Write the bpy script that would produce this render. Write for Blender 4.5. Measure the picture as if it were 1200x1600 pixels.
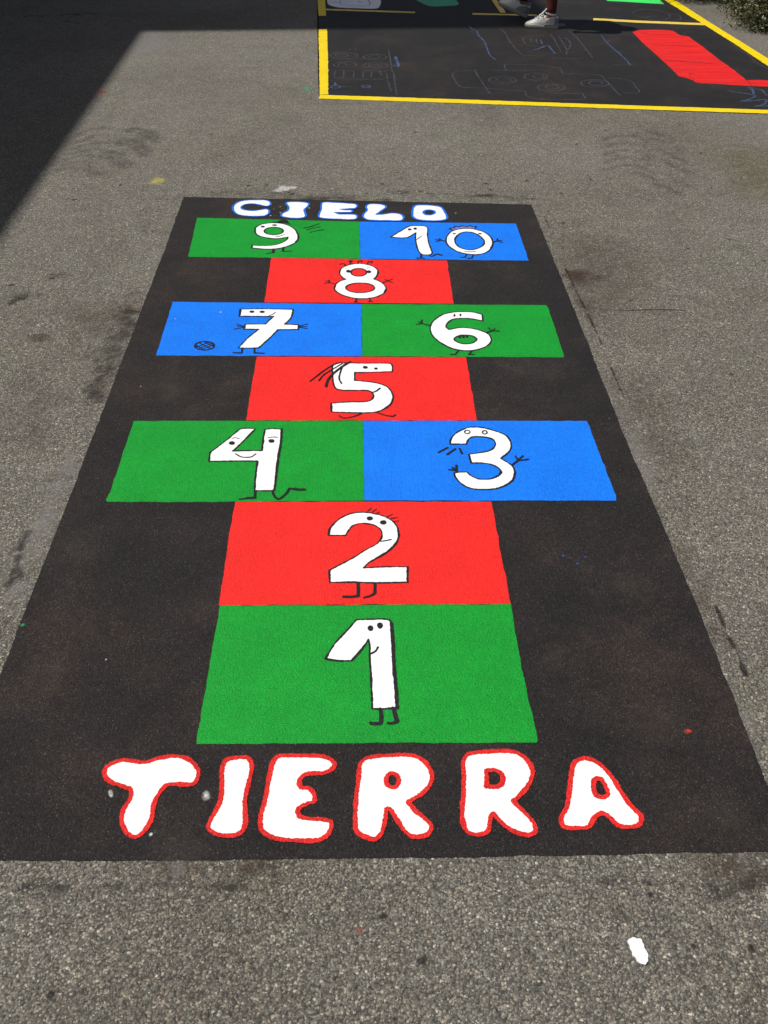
import bpy, bmesh, math, random
import numpy as np
from mathutils import Vector, Matrix
R = math.radians
random.seed(7)
rng = np.random.default_rng(11)
S = bpy.context.scene
for o in list(bpy.data.objects):
    bpy.data.objects.remove(o)
COL = S.collection

# ------------------------------------------------------------------ camera
F_PX, PITCH, CAM_H = 1480.0, 38.42, 1.59        # focal length in photo pixels, tilt below the horizon, eye height (m)
cam_d = bpy.data.cameras.new('camera')
cam_d.sensor_fit = 'VERTICAL'; cam_d.sensor_height = 24.0
cam_d.lens = 24.0 * F_PX / 1600.0
cam_d.clip_start = 0.05; cam_d.clip_end = 4000
cam = bpy.data.objects.new('camera', cam_d); COL.objects.link(cam)
cam.location = (0, 0, CAM_H); cam.rotation_euler = (R(90 - PITCH), 0, 0)
S.camera = cam
S.render.resolution_x, S.render.resolution_y = 768, 1024

# ------------------------------------------------------------------ light
SUN_EL, SUN_DX, SUN_DY = R(65.0), 1.0, -0.13    # light travels to the right and a little towards the camera
w = bpy.data.worlds.new('World'); S.world = w; w.use_nodes = True
nt = w.node_tree
bg = nt.nodes['Background']; bg.inputs['Strength'].default_value = 0.060
sky = nt.nodes.new('ShaderNodeTexSky'); sky.sky_type = 'NISHITA'; sky.sun_disc = False
sky.sun_elevation = SUN_EL; sky.dust_density = 4.0; sky.ozone_density = 0.5; sky.air_density = 0.9
sx, sy = -SUN_DX, -SUN_DY
sky.sun_rotation = math.atan2(sx, sy)
nt.links.new(sky.outputs[0], bg.inputs['Color'])
sl = bpy.data.lights.new('sun', 'SUN'); sl.energy = 4.25; sl.angle = R(0.53); sl.color = (1.0, 0.96, 0.90)
sun = bpy.data.objects.new('sun', sl); COL.objects.link(sun)
hl = math.hypot(SUN_DX, SUN_DY)
ldir = Vector((SUN_DX / hl * math.cos(SUN_EL), SUN_DY / hl * math.cos(SUN_EL), -math.sin(SUN_EL)))
sun.rotation_euler = ldir.to_track_quat('-Z', 'Y').to_euler()
sun.location = (-8, 2, 16)
S.view_settings.view_transform = 'Standard'; S.view_settings.look = 'None'
S.view_settings.exposure = 0.0; S.view_settings.gamma = 1.0

# ------------------------------------------------------------------ where a mark lies on the ground (metres)
TH = R(PITCH)
KX = CAM_H / math.cos(TH); KY = CAM_H * F_PX / math.cos(TH) ** 2; K0 = CAM_H * math.tan(TH)
HZ = 800 - F_PX * math.tan(TH)
def G(px, py):
    v = py - HZ
    return ((px - 600.0) / v * KX, KY / v - K0)

# ------------------------------------------------------------------ naming helpers
def tag(o, label=None, cat=None, group=None, kind=None):
    if label: o['label'] = label
    if cat: o['category'] = cat
    if group: o['group'] = group
    if kind: o['kind'] = kind
    return o
def link(name, me, mat=None, parent=None):
    o = bpy.data.objects.new(name, me); COL.objects.link(o)
    if mat is not None and me is not None:
        me.materials.clear(); me.materials.append(mat)
    if parent is not None: o.parent = parent
    return o
def empty(name, loc=(0, 0, 0), rz=0):
    o = bpy.data.objects.new(name, None); COL.objects.link(o)
    o.location = loc; o.rotation_euler = (0, 0, rz); o.empty_display_size = 0.1
    return o
def center(o):
    """move a top-level mesh's origin to its middle; children follow in world space"""
    me = o.data
    n = len(me.vertices); a = np.empty(n * 3); me.vertices.foreach_get('co', a); a = a.reshape(-1, 3)
    c = (a.min(0) + a.max(0)) / 2; c[2] = 0
    me.transform(Matrix.Translation(-Vector(c))); o.location = Vector(c)
    return Vector(c)

# ------------------------------------------------------------------ materials
class NT:
    def __init__(s, name):
        s.m = bpy.data.materials.new(name); s.m.use_nodes = True
        s.t = s.m.node_tree; s.b = s.t.nodes['Principled BSDF']; s.out = s.t.nodes['Material Output']
    def n(s, typ, **kw):
        x = s.t.nodes.new(typ)
        for k, v in kw.items():
            if k in x.inputs.keys(): s.put(x.inputs[k], v)
            else: setattr(x, k, v)
        return x
    def put(s, sock, v):
        if isinstance(v, bpy.types.NodeSocket): s.t.links.new(v, sock)
        else: sock.default_value = v
    def pos(s):
        return s.n('ShaderNodeNewGeometry').outputs['Position']
    def noise(s, vec, scale, detail=4, rough=0.6, dist=0.0):
        x = s.n('ShaderNodeTexNoise'); s.put(x.inputs['Vector'], vec)
        x.inputs['Scale'].default_value = scale; x.inputs['Detail'].default_value = detail
        x.inputs['Roughness'].default_value = rough; x.inputs['Distortion'].default_value = dist
        return x.outputs['Fac']
    def vor(s, vec, scale, feature='F1'):
        x = s.n('ShaderNodeTexVoronoi'); x.voronoi_dimensions = '2D'; x.feature = feature
        s.put(x.inputs['Vector'], vec); x.inputs['Scale'].default_value = scale
        return x
    def ramp(s, fac, stops, interp='LINEAR'):
        x = s.n('ShaderNodeValToRGB'); x.color_ramp.interpolation = interp
        e = x.color_ramp.elements
        while len(e) < len(stops): e.new(0.5)
        for i, (p, c) in enumerate(stops):
            e[i].position = p; e[i].color = c if len(c) == 4 else (*c, 1)
        s.put(x.inputs['Fac'], fac)
        return x.outputs['Color']
    def math(s, op, a, b=0.0, clamp=False):
        x = s.n('ShaderNodeMath', operation=op); x.use_clamp = clamp
        s.put(x.inputs[0], a); s.put(x.inputs[1], b)
        return x.outputs[0]
    def mix(s, fac, a, b, mode='MIX'):
        x = s.n('ShaderNodeMix', data_type='RGBA', blend_type=mode)
        s.put(x.inputs[0], fac); s.put(x.inputs[6], a); s.put(x.inputs[7], b)
        return x.outputs[2]
    def bump(s, h, strength, dist):
        x = s.n('ShaderNodeBump'); x.inputs['Strength'].default_value = strength
        x.inputs['Distance'].default_value = dist; s.put(x.inputs['Height'], h)
        s.t.links.new(x.outputs[0], s.b.inputs['Normal'])
    def sep(s, col):
        x = s.n('ShaderNodeSeparateColor'); s.put(x.inputs[0], col); return x.outputs

def g3(v, r=1.0, b=1.0): return (v * r, v, v * b, 1)

def wobble(t, p):
    """shift the stone pattern a little so the cells are not straight-sided"""
    nz = t.n('ShaderNodeTexNoise'); t.put(nz.inputs['Vector'], p); nz.inputs['Scale'].default_value = 260; nz.inputs['Detail'].default_value = 2
    a = t.n('ShaderNodeVectorMath', operation='MULTIPLY_ADD')
    t.put(a.inputs[0], nz.outputs['Color']); a.inputs[1].default_value = (0.0048, 0.0048, 0); t.put(a.inputs[2], p)
    return a.outputs[0]

def stone_height(t, p):
    q = wobble(t, p)
    v1 = t.vor(q, 215); v2 = t.vor(q, 480)
    r1 = t.sep(v1.outputs['Color']); r2 = t.sep(v2.outputs['Color'])
    d1 = t.math('SUBTRACT', 1.0, v1.outputs['Distance']); d2 = t.math('SUBTRACT', 1.0, v2.outputs['Distance'])
    big = t.math('MULTIPLY', d1, t.math('ADD', t.math('MULTIPLY', r1[1], 0.9), 0.25))
    h = t.math('ADD', big, t.math('MULTIPLY', d2, 0.42))
    return h, v1, v2, r1, r2

def make_asphalt():
    t = NT('asphalt'); p = t.pos()
    h, v1, v2, r1, r2 = stone_height(t, p)
    stone = t.ramp(r1[0], [(0.0, (0.075, 0.072, 0.068)), (0.3, (0.115, 0.111, 0.103)), (0.6, (0.158, 0.152, 0.140)),
                           (0.84, (0.215, 0.206, 0.188)), (0.95, (0.29, 0.272, 0.235)), (1.0, (0.44, 0.43, 0.40))])
    fine = t.ramp(r2[0], [(0.0, (0.055, 0.053, 0.051)), (0.5, (0.125, 0.121, 0.112)), (0.85, (0.20, 0.192, 0.175)), (1.0, (0.38, 0.37, 0.34))])
    pick = t.math('GREATER_THAN', r1[2], 0.5)
    c = t.mix(pick, fine, stone)
    gap = t.ramp(v1.outputs['Distance'], [(0.40, (0, 0, 0)), (0.75, (1, 1, 1))])
    c = t.mix(t.math('MULTIPLY', t.sep(gap)[0], 0.74), c, (0.034, 0.033, 0.032, 1))
    # tint of single stones, coarse grain, wear and traffic patches
    c = t.mix(0.35, c, t.mix(1.0, c, t.ramp(r1[1], [(0, (1.18, 0.98, 0.80)), (0.5, (1, 1, 1)), (1, (0.86, 1.0, 1.02))]), 'MULTIPLY'))
    n0 = t.noise(p, 75, 4, 0.75)
    c = t.mix(1.0, c, t.ramp(n0, [(0.3, g3(0.60)), (0.7, g3(1.36))]), 'MULTIPLY')
    n1 = t.noise(p, 6.5, 7, 0.7)
    c = t.mix(1.0, c, t.ramp(n1, [(0.3, g3(0.86)), (0.5, g3(1.0)), (0.72, g3(1.10))]), 'MULTIPLY')
    n2 = t.noise(p, 0.9, 5, 0.6, 0.4)
    c = t.mix(1.0, c, t.ramp(n2, [(0.30, (0.94, 0.905, 0.86)), (0.5, (1, 0.985, 0.955)), (0.7, (1.04, 1.03, 1.01))]), 'MULTIPLY')
    n3 = t.noise(p, 2.2, 6, 0.65, 0.6)
    c = t.mix(1.0, c, t.ramp(n3, [(0.52, (1, 1, 1)), (0.75, (0.95, 0.985, 0.90))]), 'MULTIPLY')
    n4 = t.noise(p, 0.55, 6, 0.62, 0.3)
    c = t.mix(1.0, c, t.ramp(n4, [(0.32, (0.80, 0.775, 0.74)), (0.5, (1, 1, 1)), (0.68, (1.14, 1.15, 1.16))]), 'MULTIPLY')
    n5 = t.noise(p, 3.4, 6, 0.7, 1.2)
    c = t.mix(1.0, c, t.ramp(n5, [(0.60, (1, 1, 1)), (0.70, (0.80, 0.77, 0.74)), (0.80, (0.62, 0.58, 0.55))]), 'MULTIPLY')
    n6 = t.noise(p, 24, 4, 0.75, 0.5)
    c = t.mix(1.0, c, t.ramp(n6, [(0.28, g3(0.80)), (0.5, g3(1.0)), (0.72, g3(1.13))]), 'MULTIPLY')
    c = t.mix(1.0, c, (1.235, 1.23, 1.18, 1), 'MULTIPLY')
    t.put(t.b.inputs['Base Color'], c)
    t.b.inputs['Roughness'].default_value = 0.82
    t.b.inputs['Specular IOR Level'].default_value = 0.35
    t.bump(h, 1.0, 0.0028)
    return t.m

def make_paint(name, col, rough=0.5, bump=0.5, worn=0.0, patch=0.13, speck=(0.35, 0.34, 0.33, 1), streak=0.0, spec=0.22, pale=0.04, grain=0.0, pits=1.0):
    t = NT(name); p = t.pos()
    h, v1, v2, r1, r2 = stone_height(t, p)
    c = (*col, 1)
    n1 = t.noise(p, 7.0, 6, 0.65)
    c = t.mix(1.0, c, t.ramp(n1, [(0.3, g3(1 - patch)), (0.72, g3(1 + patch * 0.7))]), 'MULTIPLY')
    n2 = t.noise(p, 70, 3, 0.7)
    c = t.mix(1.0, c, t.ramp(n2, [(0.3, g3(1 - patch * 0.9)), (0.7, g3(1 + patch * 0.5))]), 'MULTIPLY')
    if grain:
        c = t.mix(1.0, c, t.ramp(r2[0], [(0.0, g3(1 - grain * 0.55)), (0.55, g3(1.0)), (0.85, g3(1 + grain * 0.7)), (1.0, (1 + grain * 2.4, 1 + grain * 2.2, 1 + grain * 2.0))]), 'MULTIPLY')
    n3 = t.noise(p, 190, 3, 0.8)
    c = t.mix(1.0, c, t.ramp(n3, [(0.28, g3(1 - 0.20 * pits)), (0.5, g3(1.0)), (0.72, g3(1 + 0.12 * pits))]), 'MULTIPLY')
    # the tops of some stones are coloured a little paler
    top = t.math('MULTIPLY', t.math('LESS_THAN', v2.outputs['Distance'], 0.30), t.math('GREATER_THAN', r2[1], 0.70))
    c = t.mix(t.math('MULTIPLY', top, pale), c, (0.80, 0.78, 0.74, 1))
    # some pits between the stones take a darker tone of the paint
    pit = t.math('MULTIPLY', t.math('GREATER_THAN', v1.outputs['Distance'], 0.60), t.math('GREATER_THAN', r1[2], 0.55))
    c = t.mix(t.math('MULTIPLY', pit, 0.42 * pits), c, tuple(x * 0.45 for x in col) + (1,))
    if streak:
        mp = t.n('ShaderNodeMapping'); t.put(mp.inputs['Vector'], p); mp.inputs['Scale'].default_value = (1.2, 14, 1)
        n4 = t.noise(mp.outputs[0], 2.2, 5, 0.7)
        c = t.mix(1.0, c, t.ramp(n4, [(0.35, g3(1 - streak)), (0.65, g3(1 + streak * 0.2))]), 'MULTIPLY')
    if worn:
        wn = t.noise(p, 2.3, 5, 0.7, 0.5)
        c = t.mix(1.0, c, t.ramp(wn, [(0.33, (0.74, 0.76, 0.82)), (0.50, (1, 1, 1)), (0.74, (2.0, 1.68, 1.42))]), 'MULTIPLY')
        hit = t.math('MULTIPLY', t.math('GREATER_THAN', r2[0], 1 - worn), t.math('LESS_THAN', v2.outputs['Distance'], 0.30))
        c = t.mix(hit, c, speck)
    t.put(t.b.inputs['Base Color'], c)
    t.b.inputs['Roughness'].default_value = rough
    t.b.inputs['Specular IOR Level'].default_value = spec
    t.bump(h, bump, 0.0021)
    return t.m

def make_decal(name, col, strength=1.0, grain=0.6, rough=0.8, gscale=140):
    """stain, chalk or thin smear: lets the ground show through between the grains"""
    t = NT(name); p = t.pos()
    at = t.n('ShaderNodeAttribute', attribute_name='a')
    n1 = t.noise(p, gscale, 3, 0.7); n2 = t.noise(p, 14, 5, 0.7)
    g = t.sep(t.ramp(n1, [(0.5 - 0.25 * grain, g3(1 - grain)), (0.62, g3(1))]))[0]
    g2 = t.sep(t.ramp(n2, [(0.3, g3(0.35)), (0.6, g3(1))]))[0]
    a = t.math('MULTIPLY', t.math('MULTIPLY', at.outputs['Fac'], g), t.math('MULTIPLY', g2, strength), True)
    t.put(t.b.inputs['Base Color'], (*col, 1)); t.b.inputs['Roughness'].default_value = rough
    t.b.inputs['Specular IOR Level'].default_value = 0.2
    t.put(t.b.inputs['Alpha'], a)
    return t.m

def make_plain(name, col, rough=0.6, nscale=40, var=0.15, bump=0.2, bdist=0.003, spec=0.4):
    t = NT(name); p = t.pos()
    n = t.noise(p, nscale, 5, 0.65)
    t.put(t.b.inputs['Base Color'], t.mix(1.0, (*col, 1), t.ramp(n, [(0.3, g3(1 - var)), (0.7, g3(1 + var))]), 'MULTIPLY'))
    t.b.inputs['Roughness'].default_value = rough; t.b.inputs['Specular IOR Level'].default_value = spec
    t.bump(n, bump, bdist)
    return t.m

M = dict(
    asphalt=make_asphalt(),
    black=make_paint('black_paint', (0.0175, 0.0148, 0.0150), 0.70, 0.90, worn=0.022, patch=0.26, speck=(0.12, 0.115, 0.11, 1), spec=0.22, pale=0.014, grain=0.62),
    mural_black=make_paint('mural_black_paint', (0.0165, 0.0150, 0.0148), 0.66, 0.5, worn=0.012, patch=0.14, speck=(0.15, 0.15, 0.15, 1), spec=0.20, pale=0.006, grain=0.25),
    red=make_paint('red_paint', (0.84, 0.017, 0.013), 0.5, 0.68, grain=0.10, pits=0.8),
    green=make_paint('green_paint', (0.0008, 0.290, 0.024), 0.5, 0.68, grain=0.10, pits=0.8),
    blue=make_paint('blue_paint', (0.0006, 0.180, 0.86), 0.5, 0.68, grain=0.10, pits=0.8),
    white=make_paint('white_paint', (0.82, 0.83, 0.83), 0.55, 0.26, patch=0.035, pits=0.25, pale=0.0),
    ink=make_paint('outline_paint', (0.012, 0.011, 0.014), 0.55, 0.45, patch=0.1, pale=0.01),
    letter_red=make_paint('letter_red_paint', (0.70, 0.018, 0.015), 0.5, 0.9, patch=0.16, grain=0.25),
    letter_blue=make_paint('letter_blue_paint', (0.004, 0.150, 0.70), 0.5, 0.6, patch=0.12, grain=0.2),
    yellow=make_paint('yellow_paint', (0.80, 0.60, 0.002), 0.5, 0.35, patch=0.08),
    pale_yellow=make_paint('pale_yellow_paint', (0.74, 0.55, 0.10), 0.5, 0.35, patch=0.1),
    mural_red=make_paint('mural_red_paint', (0.80, 0.016, 0.014), 0.5, 0.4, patch=0.12, streak=0.30, pale=0.0),
    mural_green=make_paint('mural_green_paint', (0.030, 0.36, 0.17), 0.5, 0.3),
    light_green=make_paint('light_green_paint', (0.05, 0.72, 0.13), 0.5, 0.3),
    mural_white=make_paint('mural_white_paint', (0.74, 0.78, 0.84), 0.5, 0.3, patch=0.05),
    lilac=make_paint('lilac_paint', (0.17, 0.20, 0.50), 0.5, 0.4),
    mouth_red=make_paint('dull_red_line', (0.10, 0.03, 0.03), 0.6, 0.4),
    chalk=make_decal('pale_chalk', (0.21, 0.22, 0.30), 0.36, 0.85),
    chalk_blue=make_decal('blue_chalk', (0.13, 0.23, 0.50), 0.55, 0.75),
    stain=make_decal('dark_stain', (0.035, 0.031, 0.028), 0.9, 0.45),
    rubber=make_decal('tyre_rubber', (0.046, 0.043, 0.042), 0.55, 0.25, gscale=90),
    brown=make_decal('brown_stain', (0.060, 0.038, 0.028), 0.62, 0.5),
    brown_soft=make_decal('soft_brown_stain', (0.085, 0.062, 0.048), 0.34, 0.5),
    scuff=make_decal('dusty_scuff', (0.15, 0.13, 0.11), 0.15, 0.85),
    dust=make_decal('pale_dust', (0.27, 0.26, 0.25), 0.50, 0.6),
    white_smear=make_decal('white_smear', (0.74, 0.74, 0.73), 0.95, 0.8),
    yellow_smear=make_decal('yellow_smear', (0.55, 0.50, 0.12), 0.75, 0.85),
    red_smear=make_decal('red_smear', (0.55, 0.06, 0.04), 0.9, 0.5),
    green_smear=make_decal('green_smear', (0.02, 0.40, 0.14), 1.0, 0.4),
    blue_smear=make_decal('blue_smear', (0.02, 0.14, 0.60), 1.0, 0.5),
    moss=make_decal('moss_tint', (0.13, 0.125, 0.05), 0.45, 0.5),
    crack=make_decal('crack_dark', (0.018, 0.016, 0.015), 0.95, 0.25),
)

# ------------------------------------------------------------------ curves and paint meshes
def parse(s):
    out = []
    for tok in s.split():
        c = tok.endswith('!'); a, b = tok.rstrip('!').split(',')
        out.append((float(a), float(b), c))
    return out
def smooth(pts, closed, step=6):
    """Catmull-Rom through the points; a point marked ! stays a corner"""
    n = len(pts)
    P = [np.array(p[:2]) for p in pts]; C = [p[2] for p in pts]
    out = []
    rngi = range(n) if closed else range(n - 1)
    for i in rngi:
        a, b = i, (i + 1) % n
        p1, p2 = P[a], P[b]
        if C[a] or (not closed and a == 0): p0 = p1 - (p2 - p1) * 0.5
        else: p0 = P[(a - 1) % n]
        if C[b] or (not closed and b == n - 1): p3 = p2 + (p2 - p1) * 0.5
        else: p3 = P[(b + 1) % n]
        d = np.linalg.norm(p2 - p1); k = max(2, int(d / step))
        # centripetal-like tension to avoid overshoot on uneven spacing
        l0 = np.linalg.norm(p1 - p0) + 1e-6; l2 = np.linalg.norm(p3 - p2) + 1e-6
        m1 = (p2 - p0) / (l0 + d) * d; m2 = (p3 - p1) / (d + l2) * d
        for j in range(k):
            t = j / k; t2, t3 = t * t, t * t * t
            out.append((2 * t3 - 3 * t2 + 1) * p1 + (t3 - 2 * t2 + t) * m1 + (-2 * t3 + 3 * t2) * p2 + (t3 - t2) * m2)
    if not closed: out.append(P[-1])
    return np.array(out)

class Zoom:
    """coordinates read off an enlarged view of the markings -> ground metres"""
    def __init__(s, x0, y0, k): s.x0, s.y0, s.k = x0, y0, k
    def px(s, a): return np.stack([s.x0 + a[:, 0] / s.k, s.y0 + a[:, 1] / s.k], 1)
    def g(s, a):
        p = s.px(a); v = p[:, 1] - HZ
        return np.stack([(p[:, 0] - 600) / v * KX, KY / v - K0], 1)
    def scale(s, a):                    # metres per zoomed unit, across
        v = s.px(a)[:, 1].mean() - HZ
        return KX / v / s.k
    def closed(s, st): return s.g(smooth(parse(st), True))
    def line(s, st): return s.g(smooth(parse(st), False))
    def ell(s, cx, cy, rx, ry, n=28):
        t = np.linspace(0, 2 * math.pi, n, endpoint=False)
        return s.g(np.stack([cx + rx * np.cos(t), cy + ry * np.sin(t)], 1))
    def w(s, st, width):
        return 0.0008 + width * s.scale(np.array([p[:2] for p in parse(st)]))

def seg_dist(X, Y, A, B):
    """distance of every grid point to the nearest of the segments A-B"""
    best = np.full(X.shape, 1e9)
    for (ax, ay), (bx, by) in zip(A, B):
        dx, dy = bx - ax, by - ay; L = dx * dx + dy * dy + 1e-14
        t = np.clip(((X - ax) * dx + (Y - ay) * dy) / L, 0, 1)
        d = (X - ax - t * dx) ** 2 + (Y - ay - t * dy) ** 2
        np.minimum(best, d, out=best)
    return np.sqrt(best)
def inside(X, Y, P):
    r = np.zeros(X.shape, bool)
    n = len(P)
    for i in range(n):
        x1, y1 = P[i]; x2, y2 = P[(i + 1) % n]
        if y1 == y2: continue
        c = ((y1 > Y) != (y2 > Y)) & (X < (x2 - x1) * (Y - y1) / (y2 - y1) + x1)
        r ^= c
    return r
def vnoise(X, Y, size, seed):
    r = np.random.default_rng(seed); T = r.random((64, 64)) * 2 - 1
    u, v = X / size, Y / size
    i, j = np.floor(u).astype(int), np.floor(v).astype(int)
    fu, fv = u - i, v - j; fu = fu * fu * (3 - 2 * fu); fv = fv * fv * (3 - 2 * fv)
    i0, j0, i1, j1 = i % 64, j % 64, (i + 1) % 64, (j + 1) % 64
    return (T[i0, j0] * (1 - fu) * (1 - fv) + T[i1, j0] * fu * (1 - fv) + T[i0, j1] * (1 - fu) * fv + T[i1, j1] * fu * fv)

_seed = [100]
def field(shapes, cell, pad=0.012, rag=0.0009, fine=0.0055):
    """shapes: ('fill', [polys]) even-odd, ('line', poly, width, closed)"""
    pts = np.concatenate([p for s in shapes for p in (s[1] if s[0] == 'fill' else [s[1]])])
    mw = max([0] + [s[2] for s in shapes if s[0] == 'line'])
    lo = pts.min(0) - pad - mw; hi = pts.max(0) + pad + mw
    nx = int((hi[0] - lo[0]) / cell) + 2; ny = int((hi[1] - lo[1]) / cell) + 2
    X, Y = np.meshgrid(lo[0] + np.arange(nx) * cell, lo[1] + np.arange(ny) * cell, indexing='ij')
    fld = np.full(X.shape, 1e3)
    for s in shapes:
        if s[0] == 'fill':
            d = np.full(X.shape, 1e3); ins = np.zeros(X.shape, bool)
            for P in s[1]:
                d = np.minimum(d, seg_dist(X, Y, P, np.roll(P, -1, 0))); ins ^= inside(X, Y, P)
            f = np.where(ins, -d, d)
        else:
            P = s[1]
            A, B = (P, np.roll(P, -1, 0)) if s[3] else (P[:-1], P[1:])
            f = seg_dist(X, Y, A, B) - s[2] / 2
        fld = np.minimum(fld, f)
    _seed[0] += 1
    if rag:
        fld = fld + rag * vnoise(X, Y, fine, _seed[0]) + rag * 0.8 * vnoise(X, Y, 0.021, _seed[0] + 5000)
    return X, Y, fld

def paint(name, shapes, z, mat, parent=None, cell=0.0026, rag=0.0009, fine=0.0055):
    X, Y, fl = field(shapes, cell, rag=rag, fine=fine)
    nx, ny = X.shape
    ins = fl < 0
    verts, faces, cv, ev = [], [], {}, {}
    def corner(i, j):
        k = (i, j)
        if k not in cv:
            cv[k] = len(verts); verts.append((X[i, j], Y[i, j], z))
        return cv[k]
    def edge(i, j, i2, j2):
        k = (i, j, i2, j2) if (i, j) < (i2, j2) else (i2, j2, i, j)
        if k not in ev:
            a, b = fl[k[0], k[1]], fl[k[2], k[3]]
            t = min(0.98, max(0.02, a / (a - b)))
            ev[k] = len(verts)
            verts.append((X[k[0], k[1]] * (1 - t) + X[k[2], k[3]] * t, Y[k[0], k[1]] * (1 - t) + Y[k[2], k[3]] * t, z))
        return ev[k]
    any_in = ins[:-1, :-1] | ins[1:, :-1] | ins[:-1, 1:] | ins[1:, 1:]
    for i, j in zip(*np.nonzero(any_in)):
        ring = [(i, j), (i + 1, j), (i + 1, j + 1), (i, j + 1)]
        f = []
        for q in range(4):
            a, b = ring[q], ring[(q + 1) % 4]
            if ins[a]: f.append(corner(*a))
            if ins[a] != ins[b]: f.append(edge(*a, *b))
        if len(f) >= 3: faces.append(f)
    me = bpy.data.meshes.new(name); me.from_pydata(verts, [], faces); me.update()
    return link(name, me, mat, parent)

def stain(name, shapes, z, mat, parent=None, cell=0.014, soft=0.03, rag=0.01):
    X, Y, fl = field(shapes, cell, pad=0.03, rag=0)
    _seed[0] += 1
    fl = fl + rag * vnoise(X, Y, 0.05, _seed[0]) + rag * vnoise(X, Y, 0.017, _seed[0] + 999)
    a = np.clip(-fl / soft + 0.35, 0, 1)
    nx, ny = X.shape
    keep = (a[:-1, :-1] > 0) | (a[1:, :-1] > 0) | (a[:-1, 1:] > 0) | (a[1:, 1:] > 0)
    idx = np.arange(nx * ny).reshape(nx, ny)
    q = np.stack([idx[:-1, :-1][keep], idx[1:, :-1][keep], idx[1:, 1:][keep], idx[:-1, 1:][keep]], 1)
    used, inv = np.unique(q, return_inverse=True); q = inv.reshape(-1, 4)
    co = np.stack([X.ravel()[used], Y.ravel()[used], np.full(len(used), z)], 1)
    me = bpy.data.meshes.new(name); me.from_pydata(co.tolist(), [], q.tolist()); me.update()
    at = me.attributes.new('a', 'FLOAT', 'POINT'); at.data.foreach_set('value', a.ravel()[used].astype(np.float32))
    return link(name, me, mat, parent)

def ragged(pts, step=0.004, amp=0.0016):
    """a hand-rolled edge: resample the outline and let it wander a little"""
    out = []; n = len(pts)
    for i in range(n):
        a = np.array(pts[i]); b = np.array(pts[(i + 1) % n]); d = np.linalg.norm(b - a)
        k = max(2, int(d / step)); nrm = np.array([-(b - a)[1], (b - a)[0]]) / (d + 1e-9)
        T = np.arange(k) / k
        off = np.interp(T * d, np.arange(0, d + 0.09, 0.03), rng.normal(0, amp * 0.8, len(np.arange(0, d + 0.09, 0.03)))) + rng.normal(0, amp * 0.35, k)
        off *= np.clip(np.minimum(T, 1 - T) * 12, 0.15, 1)
        for t, o in zip(T, off): out.append(a + (b - a) * t + nrm * o)
    return out
def flat_poly(name, gpts, z, mat, parent=None, step=0.004, amp=0.0016):
    P = ragged(gpts, step, amp)
    bm = bmesh.new(); vs = [bm.verts.new((p[0], p[1], z)) for p in P]
    f = bm.faces.new(vs); bmesh.ops.triangulate(bm, faces=[f], ngon_method='EAR_CLIP')
    bmesh.ops.recalc_face_normals(bm, faces=bm.faces)
    if bm.faces and sum(x.normal.z for x in bm.faces) < 0: bmesh.ops.reverse_faces(bm, faces=bm.faces)
    me = bpy.data.meshes.new(name); bm.to_mesh(me); bm.free()
    return link(name, me, mat, parent)
def px_poly(name, pts, z, mat, parent=None, **k):
    return flat_poly(name, [G(*p) for p in pts], z, mat, parent, **k)

Z_STAIN, Z_PANEL, Z_CELL, Z_FILL, Z_LINE, Z_TOP = 0.0006, 0.0014, 0.0021, 0.0027, 0.0032, 0.0044

# ------------------------------------------------------------------ the ground
def ground():
    me = bpy.data.meshes.new('asphalt_ground')
    L = 1200
    me.from_pydata([(-L, -L, 0), (L, -L, 0), (L, L, 0), (-L, L, 0)], [], [(0, 1, 2, 3)]); me.update()
    return tag(link('asphalt_ground', me, M['asphalt']), kind='structure')
GROUND = ground()

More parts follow.
